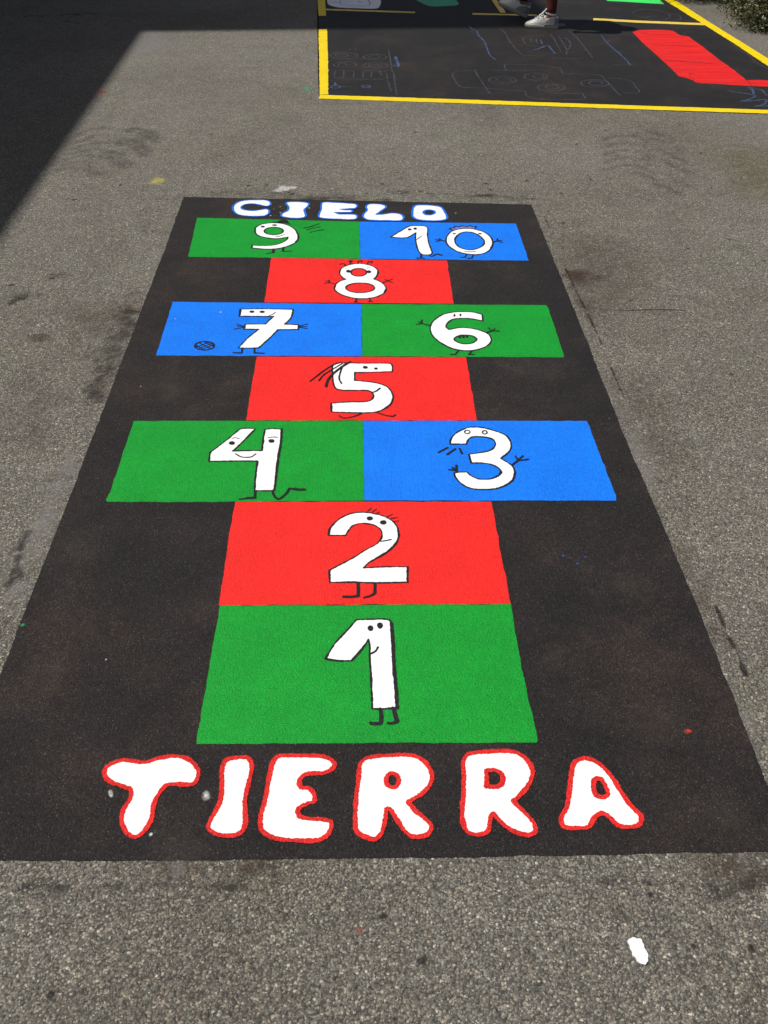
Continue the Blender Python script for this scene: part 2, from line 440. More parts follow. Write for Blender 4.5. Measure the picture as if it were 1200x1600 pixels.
# ------------------------------------------------------------------ the school building that shades the yard (left, outside the frame)
def box_bm(bm, x0, x1, y0, y1, z0, z1):
    v = [bm.verts.new(c) for c in ((x0, y0, z0), (x1, y0, z0), (x1, y1, z0), (x0, y1, z0), (x0, y0, z1), (x1, y0, z1), (x1, y1, z1), (x0, y1, z1))]
    for f in ((3, 2, 1, 0), (4, 5, 6, 7), (0, 1, 5, 4), (1, 2, 6, 5), (2, 3, 7, 6), (3, 0, 4, 7)): bm.faces.new([v[i] for i in f])
def box(name, mat, parent, *b):
    bm = bmesh.new(); box_bm(bm, *b); me = bpy.data.meshes.new(name); bm.to_mesh(me); bm.free()
    return link(name, me, mat, parent)
def building(name, label, loc, rz, y0, y1, depth, hgt, storeys, wall, glass, trim, roofm):
    r = empty(name, loc, rz); tag(r, label, 'building')
    bays = int((y1 - y0) / 3.0); bw = (y1 - y0) / bays; sh = hgt / storeys
    bm = bmesh.new()
    box_bm(bm, -depth, -0.25, y0, y1, 0, hgt - 0.3)
    wins = []
    for s in range(storeys):
        zb = s * sh; a, b = zb + 0.95, zb + sh - 0.75
        box_bm(bm, -0.25, 0, y0, y1, zb, a); box_bm(bm, -0.25, 0, y0, y1, b, zb + sh - (0.3 if s == storeys - 1 else 0))
        for k in range(bays + 1):
            c = y0 + k * bw; box_bm(bm, -0.25, 0, max(y0, c - 0.55), min(y1, c + 0.55), a, b)
        for k in range(bays): wins.append((y0 + k * bw + 0.55, y0 + (k + 1) * bw - 0.55, a, b))
    me = bpy.data.meshes.new('wall'); bm.to_mesh(me); bm.free(); link('wall', me, wall, r)
    for (a, b, c, d) in wins:
        wo = empty('window'); wo.parent = r
        box('pane', glass, wo, -0.16, -0.15, a + 0.05, b - 0.05, c + 0.05, d - 0.05)
        bm = bmesh.new()
        for q in ((a, a + 0.05, c, d), (b - 0.05, b, c, d), (a + 0.05, b - 0.05, c, c + 0.05), (a + 0.05, b - 0.05, d - 0.05, d), ((a + b) / 2 - 0.03, (a + b) / 2 + 0.03, c + 0.05, d - 0.05)):
            box_bm(bm, -0.18, -0.12, *q)
        me = bpy.data.meshes.new('frame'); bm.to_mesh(me); bm.free(); link('frame', me, trim, wo)
        box('sill', trim, wo, -0.12, 0.06, a - 0.05, b + 0.05, c - 0.05, c - 0.002)
    box('roof', roofm, r, -depth - 0.0, 0.0, y0, y1, hgt - 0.298, hgt)
    return r
m_wall = make_plain('plaster', (0.42, 0.39, 0.34), 0.9, 3, 0.1); m_glass = make_plain('window_glass', (0.03, 0.035, 0.04), 0.08, 2, 0.1, 0.0)
m_trim = make_plain('white_trim', (0.7, 0.7, 0.68), 0.5); m_roof = make_plain('roof_slab', (0.3, 0.29, 0.28), 0.9, 6)
CT = 1 / math.tan(SUN_EL) / hl
SKEW = R(2.7)
# the low wing's roof edge shades the left of the yard, the tall block behind it the far strip
LOW_H, TALL_H = 8.0, 14.9
wall_x = -1.83 - LOW_H * CT                     # facade where the low wing meets the tall block
building('school_building', 'two storey plastered school wing with a flat roof left of the yard', (wall_x, 8.83, 0), SKEW, -24, 0, 9, LOW_H, 2, m_wall, m_glass, m_trim, m_roof)
building('school_building', 'tall four storey plastered school block beyond the two storey wing', (wall_x, 8.83, 0), SKEW, 0.002, 21, 11, TALL_H, 4, m_wall, m_glass, m_trim, m_roof)

# ------------------------------------------------------------------ hopscotch: the black ground coat
panel = px_poly('black_panel', [(287, 308), (560, 314), (830, 320), (906, 506), (983, 700), (1019, 782), (1095, 961), (1188, 1200), (1246, 1331), (600, 1341), (300, 1345), (-112, 1346), (-52, 1195), (0, 1056), (104, 790), (192, 560), (262, 378)],
                Z_PANEL, M['black'], amp=0.0012)
center(panel)
tag(panel, 'large black painted rectangle on the asphalt carrying the whole hopscotch course', 'painted panel')

# ------------------------------------------------------------------ hopscotch: squares with their number figures
CELLS = {}
def cell(key, pts, col, label):
    o = px_poly('painted_square', pts, Z_CELL, M[col], amp=0.0010)
    c = center(o)
    tag(o, label, 'painted square', 'painted squares of the hopscotch')
    CELLS[key] = o
    return o
cell(9, [(308, 341), (561, 347), (563, 405), (294, 402)], 'green', 'green square with a white 9 wearing a small black hat')
cell(10, [(561.3, 347), (806, 350), (826, 408), (563.3, 405)], 'blue', 'blue square with a white 10 whose zero wears a crown')
cell(8, [(424, 403.6), (698.5, 408), (709, 475.3), (413, 473)], 'red', 'red square with a round white 8 with curly hair')
cell(7, [(270, 472.3), (565, 476), (566, 557.3), (244, 556.3)], 'blue', 'blue square with a white 7 standing beside a small black ball')
cell(6, [(565.3, 476), (852, 477.5), (855.5, 480), (881, 556), (880, 559), (566.3, 557.3)], 'green', 'green square with a round white 6 waving both arms')
cell(5, [(401.6, 558), (728, 559), (745, 657.6), (384.6, 657.6)], 'red', 'red square with a white 5 with long black hair strands')
cell(4, [(209, 658.7), (566.8, 658), (569.3, 783), (255, 785.5), (168, 785), (165.5, 782), (172, 771)], 'green', 'green square with a smiling white 4 kicking one leg')
cell(3, [(567.1, 658.3), (917, 658.7), (960, 771), (962.5, 775), (962.5, 783), (569.6, 783)], 'blue', 'blue square with a white 3 spitting three short strokes')
cell(2, [(368, 785), (767.7, 784.5), (782, 864), (798, 944.4), (342, 946.5), (350, 897.5), (357.6, 839)], 'red', 'red square with a white 2 with eyelashes')
cell(1, [(343.5, 947), (798.6, 945), (806, 995), (813, 1032), (840, 1158), (838, 1161), (307, 1163.5), (325, 1057)], 'green', 'green square with a white 1 on two thin legs')

def kid(name, shapes, z, mat, parent, root, **k):
    o = paint(name, shapes, z, M[mat], None, **k)
    o.parent = parent; o.location = (0, 0, 0)
    me = o.data; me.transform(Matrix.Translation(-root.location))
    return o
def figure(key, zm, outline, holes, label, lw, items, wide=()):
    root = CELLS[key]; Zm = zm
    polys = [Zm.closed(outline)] + [h if isinstance(h, np.ndarray) else Zm.closed(h) for h in holes]
    f = kid('number_figure', [('fill', polys)], Z_FILL, 'white', root, root)
    tag(f, label)
    lines = [('line', p, lw, True) for p in polys]
    for st, wd in wide: lines.append(('line', Zm.line(st), Zm.w(st, wd), False))
    kid('outline', lines, Z_LINE, 'ink', f, root, cell=0.002)
    for it in items:
        nm, shp = it[0], it[1]; mat = it[2] if len(it) > 2 else 'ink'
        kid(nm, shp, it[3] if len(it) > 3 else Z_LINE + 0.0005, mat, f, root, cell=0.0016, rag=0.0006)
    return f
def ln(Zm, *defs):
    return [('line', Zm.line(s), Zm.w(s, wd), False) for s, wd in defs]
def eye(Zm, cx, cy, rx, ry): return ('eye', [('fill', [Zm.ell(cx, cy, rx, ry)])])
def ring(Zm, cx, cy, rx, ry, wd):
    P = Zm.ell(cx, cy, rx, ry); return ('line', P, wd * Zm.scale(np.array([[cx, cy]])), True)

z = Zoom(500, 960, 8.571)
figure(1, z, '70,605! 200,402 350,240 490,82! 700,75 915,82 955,130 972,350 983,600 1000,850 1020,1050 1030,1262! 850,1275 700,1275! 690,1000 680,780 665,580 665,450 655,345! 540,500 420,632! 230,630',
       [], 'white number 1 with two dots for eyes', 0.0052,
       [eye(z, 677, 198, 40, 38), eye(z, 802, 162, 40, 42), ('mouth', ln(z, ('685,538 745,502 776,450', 26))),
        ('leg', ln(z, ('806,1280 822,1380 812,1468! 750,1475 682,1470', 48))), ('leg', ln(z, ('980,1270 1010,1370 1032,1440!', 52), ('1030,1450 960,1470 905,1466', 36)))],
       wide=[('955,130 975,350 985,600 1003,850 1022,1050 1032,1262', 48)])
z = Zoom(500, 790, 8)
figure(2, z, '110,382! 125,300 200,210 330,130 480,95 650,105 800,145 910,205 970,290 985,380 950,480 850,580 700,670 600,730 545,788! 800,776 1095,775! 1095,967! 700,975 400,966 125,970! 115,820! 250,750 420,660 560,570 700,495 755,440 775,370 755,310 690,260 600,238 520,232 420,255 370,300 320,382!',
       [], 'white number 2 with lashes above its eyes', 0.0044,
       [eye(z, 622, 172, 41, 25), eye(z, 790, 222, 43, 26), ('mouth', ln(z, ('750,458 820,450 885,437', 15))),
        ('eyelash', ln(z, ('588,90 640,42', 8), ('645,95 705,55', 8), ('705,112 740,92', 6))), ('eyelash', ln(z, ('835,150 912,115', 8), ('880,175 970,155', 8), ('915,212 985,200', 8))),
        ('leg', ln(z, ('475,980 480,1060 478,1138! 400,1150 295,1150', 36))), ('leg', ln(z, ('688,985 685,1105! 630,1138 552,1160', 32)))],
       wide=[('970,290 985,380 950,480 850,580 740,650', 27), ('1095,775 1095,967', 28), ('115,820 125,970', 27), ('110,375 125,300 170,240', 25)])
z = Zoom(680, 660, 8)
figure(3, z, '185,280! 190,230 240,160 330,105 440,70 600,78 740,115 870,165 930,230 950,300 925,370 820,460! 900,510 970,565 995,640 970,730 880,795 740,840 570,848 430,830 320,770 255,700 235,640! 310,632 400,630! 440,670 520,710 620,722 720,710 800,670 825,630 790,580 700,535 600,518 450,515! 420,408! 550,390 670,365 730,330 752,280 730,230 660,200 570,188 470,190 420,215 385,280!',
       [], 'white number 3 with ring eyes', 0.0053,
       [('eye', [ring(z, 400, 130, 34, 21, 17)]), ('eye', [ring(z, 618, 135, 29, 21, 17)]),
        ('motion_mark', ln(z, ('42,385 155,325', 24))), ('motion_mark', ln(z, ('152,410 250,342', 28))), ('motion_mark', ln(z, ('303,338 335,398', 28))),
        ('arm', ln(z, ('955,548 1035,485', 28), ('1035,485 1002,432', 20), ('1035,480 1095,430', 22), ('1040,486 1100,480 1160,470', 24))),
        ('arm', ln(z, ('268,622 266,548', 28), ('265,608 215,575', 22), ('262,612 172,600', 20)))],
       wide=[('420,408 450,515', 28), ('825,630 800,668 720,708', 28), ('995,640 970,730 880,795', 26)])
z = Zoom(320, 660, 7.5)
figure(4, z, '50,465! 65,360! 220,245 415,85! 500,78 592,85! 480,200 330,345! 500,340 670,340! 685,200 705,90! 800,82 902,90! 890,250 860,430 840,600 815,805! 700,810 585,805! 590,700 605,560 618,462! 400,460 200,463',
       [], 'white number 4 with a smile on its crossbar', 0.0050,
       [eye(z, 318, 252, 37, 21), eye(z, 782, 228, 37, 21), ('eyebrow', ln(z, ('315,200 360,190 405,202', 8))), ('eyebrow', ln(z, ('740,190 800,182 850,185', 8))),
        ('mouth', ln(z, ('360,378 420,412 480,420 550,412 600,378', 12))),
        ('leg', ln(z, ('592,812 590,890', 30), ('590,893 500,896', 36), ('520,898 405,910', 20))),
        ('leg', ln(z, ('795,815 815,870 860,908 910,885 970,825 990,785! 1060,788', 28), ('1050,790 1110,798 1165,798', 38)))],
       wide=[('902,90 890,250 860,430 840,600 815,805', 27), ('585,805 590,700 605,560 618,470', 22), ('685,220 672,335', 22), ('50,465 65,360', 20)])
z = Zoom(480, 560, 8)
figure(5, z, '320,100 370,70 500,65 700,70 1030,72 1062,95 1065,175! 850,180 595,185! 592,240 597,286! 750,298 900,325 1000,365 1055,430 1075,500 1050,570 980,630 890,670 800,685 600,688 305,678! 300,570! 500,555 740,548 810,520 830,480 815,440 760,412 700,408 550,408 430,405 360,385 330,330 318,220',
       [], 'white number 5 with strands of hair', 0.0054,
       [eye(z, 725, 122, 31, 17), eye(z, 860, 138, 22, 13), ('mouth', ln(z, ('815,437 870,415 910,383', 20))),
        ('hair', ln(z, ('35,298 180,185 320,95 420,62', 17), ('145,290 210,215 330,140 440,75', 15), ('235,362 260,280 330,200 430,120 535,55', 30), ('430,325 400,270 415,180 460,90 535,55', 18)), 'ink', Z_TOP),
        ('leg', ln(z, ('690,692 600,730 460,755 400,728', 16))), ('leg', ln(z, ('870,685 980,722 1070,736! 1108,714', 20)))],
       wide=[('1075,500 1050,570 980,630', 24), ('300,570 305,678', 24), ('830,480 812,520', 26)])
z = Zoom(640, 480, 8)
figure(6, z, '915,180! 908,100! 800,72 680,65 550,70 420,100 320,160 270,220 260,300 300,380 400,460 520,520 630,545 780,550 920,515 1000,465 1020,410 990,350 900,305 780,275 630,265 490,288! 455,250 470,210 530,165 620,148 760,152',
       ['555,410 600,370 690,355 790,370 840,410 800,450 700,468 610,450'], 'white number 6 with teeth in its loop', 0.0060,
       [eye(z, 560, 112, 13, 18), eye(z, 635, 108, 13, 16), ('mouth', [('fill', [z.ell(625, 380, 18, 17)]), ('fill', [z.ell(672, 378, 18, 15)]), ('fill', [z.ell(716, 375, 18, 14)])]),
        ('arm', ln(z, ('252,240 150,212', 20), ('150,212 150,170', 22), ('145,212 110,190', 14), ('145,214 85,225', 14))),
        ('arm', ln(z, ('960,328 1030,305', 22), ('1030,305 1120,308', 18), ('1020,302 985,270', 18), ('1030,300 1065,278', 14))),
        ('leg', ln(z, ('612,550 570,598', 20), ('575,601 510,601', 17))), ('leg', ln(z, ('778,552 745,595', 20), ('732,601 805,601', 17)))])
z = Zoom(295, 475, 6.316)
figure(7, z, '500,126! 512,57! 760,55 1030,60! 1010,140 945,207! 1085,212! 1080,258! 880,260! 790,350 690,440! 590,442 490,440! 580,345 690,257! 545,255! 558,207! 755,205! 835,130! 650,128',
       [], 'white number 7 with outstretched arms', 0.0060,
       [eye(z, 622, 84, 25, 11), eye(z, 725, 85, 27, 11), ('mouth', ln(z, ('790,125 830,108 855,90', 7))),
        ('hand', ln(z, ('545,226 470,205', 8), ('540,232 478,224', 8), ('545,237 452,255', 9))), ('hand', ln(z, ('1088,226 1170,205', 9), ('1090,232 1168,230', 8), ('1090,236 1170,252', 8))),
        ('leg', ln(z, ('530,445 523,490! 440,488', 16))), ('leg', ln(z, ('648,445 648,490! 740,493', 18)))],
       wide=[('500,126 512,57', 20), ('1080,258 1085,212', 16), ('545,255 558,207', 16)])
bl = kid('ball', [ring(z, 157, 418, 94, 42, 22)] + ln(z, ('100,385 225,452', 11), ('78,432 205,380', 11), ('122,460 248,405', 11), ('150,378 248,425', 11), ('75,412 150,458', 11), ('95,450 240,388', 9)), Z_FILL, 'ink', CELLS[7], CELLS[7], cell=0.002)
tag(bl, 'small black ball drawn with a net of lines')
z = Zoom(500, 400, 10)
figure(8, z, '400,375! 340,335 305,275 330,210 420,160 520,135 640,130 760,150 860,190 910,250 890,320 840,370! 950,415 1010,470 1035,530 1000,590 900,640 780,670 640,678 500,663 350,620 260,570 225,520 250,450 320,400',
       [z.ell(605, 265, 123, 62), z.ell(628, 508, 225, 78)], 'white number 8 with four curls on top', 0.0062,
       [eye(z, 445, 250, 38, 22), eye(z, 765, 258, 36, 22), ('eyebrow', ln(z, ('385,207 415,200 445,196', 5)), 'lilac'), ('eyebrow', ln(z, ('722,207 760,193 800,205', 5)), 'lilac'),
        ('hair', ln(z, ('400,165 375,132 310,138', 24), ('475,140 475,110', 22), ('450,98 475,82 502,95 475,106', 20), ('590,132 600,98 640,85 665,95 640,105', 16), ('740,130 765,95 820,98 795,120', 16))),
        ('arm', ln(z, ('245,450 150,425', 15), ('150,425 138,388', 26), ('150,415 78,396', 14), ('150,426 65,436', 15))),
        ('arm', ln(z, ('975,430 1060,395', 18), ('1060,395 1130,376', 16), ('1060,400 1135,425', 16), ('1060,395 1015,376', 16))),
        ('leg', ln(z, ('570,672 560,722', 25), ('535,729 592,727', 18))), ('leg', ln(z, ('772,668 785,715', 26), ('757,723 820,720', 18)))],
       wide=[('905,250 890,320 850,362', 24), ('225,520 245,455', 26), ('1030,520 1000,590', 24)])
z = Zoom(380, 340, 8.571)
figure(9, z, '112,415! 125,378! 300,385 440,370 540,335 590,295 598,270! 450,290 330,280 210,250 160,205 165,150 240,100 370,80 500,85 600,110 690,165 730,230 735,290 700,340 600,390 450,425 300,430 200,422',
       [z.ell(410, 188, 128, 52)], 'white number 9 leaning back under a hat', 0.0066,
       [eye(z, 263, 130, 29, 11), eye(z, 420, 110, 33, 9), ('mouth', ln(z, ('440,262 490,258 550,235', 9)), 'mouth_red'),
        ('hat', [('fill', [z.closed('455,75 480,52 550,42 600,55 605,85 550,80')])] + ln(z, ('390,72 460,66', 9), ('598,85 635,98', 9)), 'ink', Z_TOP),
        ('leg', ln(z, ('405,432 405,475', 36), ('405,478 305,490', 12))), ('leg', ln(z, ('537,415 530,458', 28), ('530,461 645,455', 13))),
        ('motion_mark', ln(z, ('810,148 920,125 1015,90', 14))), ('motion_mark', ln(z, ('850,172 940,148 1030,132', 12))), ('motion_mark', ln(z, ('890,208 980,185 1085,170', 11)))],
       wide=[('160,205 163,150 190,125', 22), ('735,230 737,290 705,338', 24)])
z = Zoom(600, 345, 12)
figure(10, z, '130,315! 250,240 460,120 520,108 620,105 770,112 818,150 815,280 840,430 880,540 905,612! 870,645 800,650 710,640 650,580 605,450 590,330 595,236! 560,255 500,295 420,325 280,330',
       [], 'white number 1 with a long pointed nose', 0.0066,
       [eye(z, 480, 175, 35, 17), eye(z, 585, 160, 33, 19), ('mouth', ln(z, ('605,368 660,330 702,298', 13))),
        ('leg', ln(z, ('697,645 695,700', 36), ('615,712 680,712 750,714', 28))), ('leg', ln(z, ('840,655 890,680 940,660', 22), ('930,662 1000,638 1085,658', 36)))])
z = Zoom(670, 345, 10)
figure(10, z, '270,310 285,250 350,180 470,140 600,130 740,148 880,195 970,270 1000,350 980,430 900,500 780,535 620,530 450,490 330,420 280,365',
       ['405,315 430,255 500,200 600,182 720,205 810,260 865,325 850,390 770,440 640,465 520,440 440,390'], 'round white zero wearing a crown', 0.0066,
       [eye(z, 398, 212, 23, 9), eye(z, 800, 212, 30, 9), ('mouth', ln(z, ('560,488 640,497 730,488', 10))),
        ('crown', [('fill', [z.closed('370,158! 325,132! 390,120 410,95! 460,105 515,85! 580,100 640,85! 690,105 736,95! 722,142! 600,126 470,135')])], 'lilac', Z_FILL - 0.0003),
        ('crown_outline', [('line', z.line('370,160! 318,130! 390,120 410,95! 460,106 515,86! 580,102 640,86! 690,106 738,96! 722,142!'), z.w('370,160 738,96', 17), False)]),
        ('arm', ln(z, ('265,332 190,312', 20), ('190,312 105,303', 15), ('190,315 110,334', 15), ('185,305 160,286', 18))),
        ('arm', ln(z, ('1005,345 1060,325', 24), ('1060,325 1145,346', 18), ('1070,318 1070,290', 26), ('1075,320 1140,318', 16))),
        ('leg', ln(z, ('592,535 565,580! 505,580', 18))), ('leg', ln(z, ('697,540 670,595! 605,598', 20)))],
       wide=[('1000,340 990,390 960,440', 20)])

# ------------------------------------------------------------------ the two words
def letter(zm, st, holes, wpx, label, group, edgemat, solid=None):
    polys = [zm.closed(st)] + [h if isinstance(h, np.ndarray) else zm.closed(h) for h in holes]
    o = paint('painted_letter', [('fill', polys)], Z_FILL, M['white'], cell=0.003)
    center(o); tag(o, label, 'letter', group)
    wd = wpx * zm.scale(np.array([[600, 250]]))
    e = paint('outline', [('line', p, wd, True) for p in polys], Z_LINE, M[edgemat], cell=0.0019, rag=0.0013, fine=0.0032)
    e.parent = o; e.data.transform(Matrix.Translation(-o.location))
    return o
g2 = 'letters of the lower word'
z1, z2, z3 = Zoom(150, 1160, 3.158), Zoom(530, 1160, 3.75), Zoom(830, 1160, 3.243)
letter(z1, '42,155 60,120 130,92 240,103 300,85 380,72 450,85 500,130 503,170 480,208 400,210 350,215 310,260 285,310 275,380 240,440 195,470 150,445 128,390 135,340 170,280 174,240 145,225 90,205 55,185', [], 24, 'white letter T with a red outline, first of the lower word', g2, 'letter_red')
letter(z1, '640,95 690,80 750,82 768,120 755,200 735,290 738,400 720,445 680,462 590,455 555,420 575,370 612,300 622,220 622,140', [], 24, 'white letter I with a red outline', g2, 'letter_red')
letter(z1, '890,80 1000,70 1130,75 1175,105 1165,135 1120,155 1040,160 1005,190 1010,225 1050,232 1075,260 1075,295 1045,305 1000,330 1000,365 1040,380 1120,385 1160,400 1150,450 1100,485 1000,488 880,475 820,440 812,380 835,290 855,180', [], 24, 'white letter E with a red outline', g2, 'letter_red')
letter(z2, '125,130 160,98 280,82 420,82 490,110 540,180 535,240 490,300 405,352! 450,410 510,460 540,500 510,545 440,558 390,530 340,460 300,398 278,392 270,450 250,530 215,570 170,565 105,530 95,470 100,330 112,230', [z2.ell(312, 228, 38, 42)], 28, 'white letter R with a red outline and a small round hole', g2, 'letter_red')
letter(z2, '730,110 760,72 900,58 1020,60 1080,90 1130,160 1120,230 1080,290 1020,350! 1080,410 1140,480 1145,530 1100,548 1010,520 940,465 905,425 888,440 870,525 800,545 745,520 722,450 728,300 730,200', ['862,172! 920,168 955,195 955,245 920,265 862,262!'], 28, 'white letter R with a red outline and a larger squarish hole', g2, 'letter_red')
letter(z3, '220,105 270,85 330,105 400,170 450,250 500,320 555,380 545,420 500,432 440,425 400,385 355,362 315,390 290,432 240,438 165,430 150,390 180,330 195,240 205,150', ['316,195 350,188 375,225 388,270 355,282 322,268'], 25, 'white letter A with a red outline', g2, 'letter_red')
g1 = 'letters of the upper word'
z1, z2 = Zoom(355, 305, 6.667), Zoom(530, 305, 6.667)
letter(z1, '445,75 452,105 410,120 330,105 260,95 180,105 145,135 180,158 270,168 350,158 410,150 440,170 430,200 380,222 200,222 110,205 65,165 65,120 110,80 190,60 300,55 400,58', [], 21, 'white letter C with a blue outline', g1, 'letter_blue')
letter(z1, '620,80 740,75 850,90 845,115 805,160 820,220 790,240 680,245 565,225 570,200 630,165 640,130 615,95', [], 22, 'white letter I with a blue outline', g1, 'letter_blue')
letter(z2, '-178,86 -50,82 100,92 175,100 188,118 170,140 100,146 12,152! 60,160 130,162 140,174 120,183 40,184 -50,185! 0,203 100,205 180,213 188,240 150,258 0,255 -160,247 -212,232 -208,200 -188,150', [], 19, 'white letter E with a blue outline', g1, 'letter_blue')
letter(z2, '290,110 320,98 400,98 470,110 490,130 450,160 385,207! 450,205 560,192 640,205 672,235 650,268 500,270 300,262 250,235 255,205 290,160 280,130', [], 23, 'white letter L with a blue outline', g1, 'letter_blue')
letter(z2, '770,140 790,115 850,108 960,112 1060,130 1090,165 1125,240 1090,265 950,272 830,262 770,235 762,190', ['878,185 895,166 940,160 985,170 997,188 970,208 920,212 888,202'], 23, 'white letter O with a blue outline', g1, 'letter_blue')

# ------------------------------------------------------------------ the unfinished mural behind
mural = empty('mural_panel', (*G(850, 100), 0)); tag(mural, 'black painted mural rectangle edged with yellow lines behind the hopscotch', 'painted panel')
def mkid(o, root=None):
    root = root or mural
    o.parent = root; o.data.transform(Matrix.Translation(-root.location)); return o
lb, lm_, lt = G(499, 153.5), G(497.7, 46), (-0.69, 11.2)
rb, rt = (2.665, 5.62), (2.20, 11.2)
mkid(flat_poly('ground_coat', [lb, rb, rt, lt, G(497, 0), lm_], Z_PANEL, M['mural_black'], amp=0.003))
def strip(a, b, w0, w1, name, mat, z=Z_CELL, ext=0):
    a, b = np.array(a), np.array(b); d = (b - a) / np.linalg.norm(b - a); n = np.array([-d[1], d[0]])
    return mkid(flat_poly(name, [a + n * w0, b + n * w0, b + n * w1, a + n * w1], z, M[mat], amp=0.002))
# yellow border: near edge, left edge in two pieces with a gap, right edge
mkid(px_poly('border_line', [(499, 154.6), (500, 148.6), (700, 155.2), (1000, 165.6), (1200, 172.2), (1255, 174), (1255, 180), (1200, 178), (1000, 171.4), (700, 161)], Z_CELL, M['yellow'], amp=0.002))
mkid(px_poly('border_line', [(498, 46), (510.8, 46), (512.5, 90), (513, 148.2), (499.5, 148.2)], Z_CELL, M['yellow'], amp=0.002))
mkid(px_poly('border_line', [(497.8, 25), (509.5, 25), (508, 0), (505.5, -38), (494, -38), (496.2, 0)], Z_CELL, M['yellow'], amp=0.002))
mkid(px_poly('border_line', [(1034, -7), (1043, -7), (1105, 33), (1150, 61), (1200, 92), (1262, 129), (1262, 142), (1200, 104), (1150, 70.5), (1104, 41.5), (1040, 2)], Z_CELL + 0.0006, M['yellow'], amp=0.002))
mkid(px_poly('divider_line', [(508, 14), (580, 16.4), (648.5, 18.8), (648.5, 21), (580, 18.8), (508, 16.4)], Z_CELL + 0.0003, M['pale_yellow'], amp=0.002))
mkid(px_poly('divider_line', [(738, 20.8), (800, 22.2), (838, 23), (838, 25.4), (800, 24.6), (738, 23.2)], Z_CELL, M['pale_yellow'], amp=0.002))
mkid(px_poly('divider_line', [(927, 28.8), (1000, 32.6), (1100, 36.6), (1104, 40), (1000, 36), (927, 32.2)], Z_CELL, M['pale_yellow'], amp=0.002))
mkid(px_poly('divider_line', [(764, -6), (772, -6), (790.5, 20.4), (781.5, 20.4)], Z_CELL + 0.0006, M['pale_yellow'], amp=0.002))

z = Zoom(980, 30, 5.4545)
rbnd = paint('painted_band', [('fill', [z.closed('45,112! 110,95 380,100 440,135 520,150! 640,235 780,345 900,430 1000,508 1030,522 1120,520 1300,530! 1400,595! 1200,578 1020,570 800,556 590,542 550,518 440,488! 330,382 220,282 130,200')])], Z_CELL, M['mural_red'], cell=0.006, rag=0.003)
center(rbnd); tag(rbnd, 'red painted slanting band in the right half of the mural', 'painted shape')
def sub_lines(root, zm, defs, mat, name, zz):
    for d in defs: sub_line(root, zm, [d], mat, name, zz)
def sub_line(root, zm, defs, mat, name, zz):
    o = paint(name, ln(zm, *defs), zz, M[mat], cell=0.003, rag=0.0015); o.parent = root; o.data.transform(Matrix.Translation(-root.location)); return o
sub_lines(rbnd, z, [('120,118 200,132 380,137', 4), ('210,222 400,228 600,236', 4), ('320,352 440,362 560,372 720,380', 7), ('520,472 545,466 582,474', 5), ('530,478 545,500 575,520', 4), ('1003,508 1030,535 1062,566', 6)], 'ink', 'drawn_line', Z_FILL)

z = Zoom(490, 0, 6)
wp = paint('painted_vehicle', [('fill', [z.closed('128,-10 136,40 220,70 400,80 560,84 608,74 630,30 626,-20 600,-110 480,-140 300,-150 150,-120')])], Z_CELL, M['mural_white'], cell=0.006, rag=0.002)
center(wp); tag(wp, 'white painted vehicle picture in the shaded far corner of the mural', 'painted shape')
sub_lines(wp, z, [('245,-30 255,38 300,50 420,55 510,56 530,42 518,10 520,-30', 5), ('418,16 440,20 458,16', 6), ('425,22 458,23', 4)], 'ink', 'drawn_line', Z_FILL)
sub_lines(wp, z, [('155,20 170,24', 5), ('182,24 232,27', 9), ('238,26 244,30', 4)], 'mouth_red', 'drawn_mark', Z_FILL)
z = Zoom(490, 0, 3.333)
gp = paint('painted_patch', [('fill', [z.closed('528,-10 570,20 610,34 680,33 742,29 757,20 740,-2 720,-40 600,-50')])], Z_CELL, M['mural_green'], cell=0.006, rag=0.003)
center(gp); tag(gp, 'dull green painted patch in the shade at the back of the mural', 'painted shape')
z = Zoom(840, 0, 7.5)
gs = paint('painted_patch', [('fill', [z.closed('800,0! 818,13! 1000,22 1200,35 1480,50! 1380,-60! 760,-60!')])], Z_CELL, M['light_green'], cell=0.006, rag=0.002)
center(gs); tag(gs, 'bright light green painted patch in the sun at the top right', 'painted shape')

# chalk drawings
def chalk(label, groups, mat='chalk', blue=None):
    def build(sets, m, wdt):
        V, Fc, A = [], [], []
        for (zm, lines) in sets:
            for st in lines:
                P = zm.line(st) if isinstance(st, str) else np.vstack([zm.ell(*st), zm.ell(*st)[:1]])
                d = np.gradient(P, axis=0); d /= (np.linalg.norm(d, axis=1, keepdims=True) + 1e-9)
                nn = np.stack([-d[:, 1], d[:, 0]], 1)
                b = len(V)
                for i, (p, q) in enumerate(zip(P, nn)):
                    ww = wdt * (0.8 + 0.5 * random.random()) / 2
                    zz = Z_CELL + 0.0003 + 0.0006 * i / len(P) + 0.0002 * (len(Fc) % 7)
                    V += [(*(p - q * ww), zz), (*(p + q * ww), zz)]
                    a = 0.55 + 0.45 * random.random(); A += [a, a]
                for i in range(len(P) - 1): Fc.append((b + 2 * i, b + 2 * i + 2, b + 2 * i + 3, b + 2 * i + 1))
        me = bpy.data.meshes.new('chalk_drawing'); me.from_pydata(V, [], Fc); me.update()
        at = me.attributes.new('a', 'FLOAT', 'POINT'); at.data.foreach_set('value', A)
        return me, M[m]
    me, m = build(groups, mat, 0.008)
    o = link('chalk_drawing', me, m); center(o); tag(o, label, 'chalk drawing')
    if blue:
        me, m = build(blue, 'chalk_blue', 0.011)
        k = link('blue_stroke', me, m, o); me.transform(Matrix.Translation(-o.location))
    return o
zs = Zoom(500, 60, 8.571)
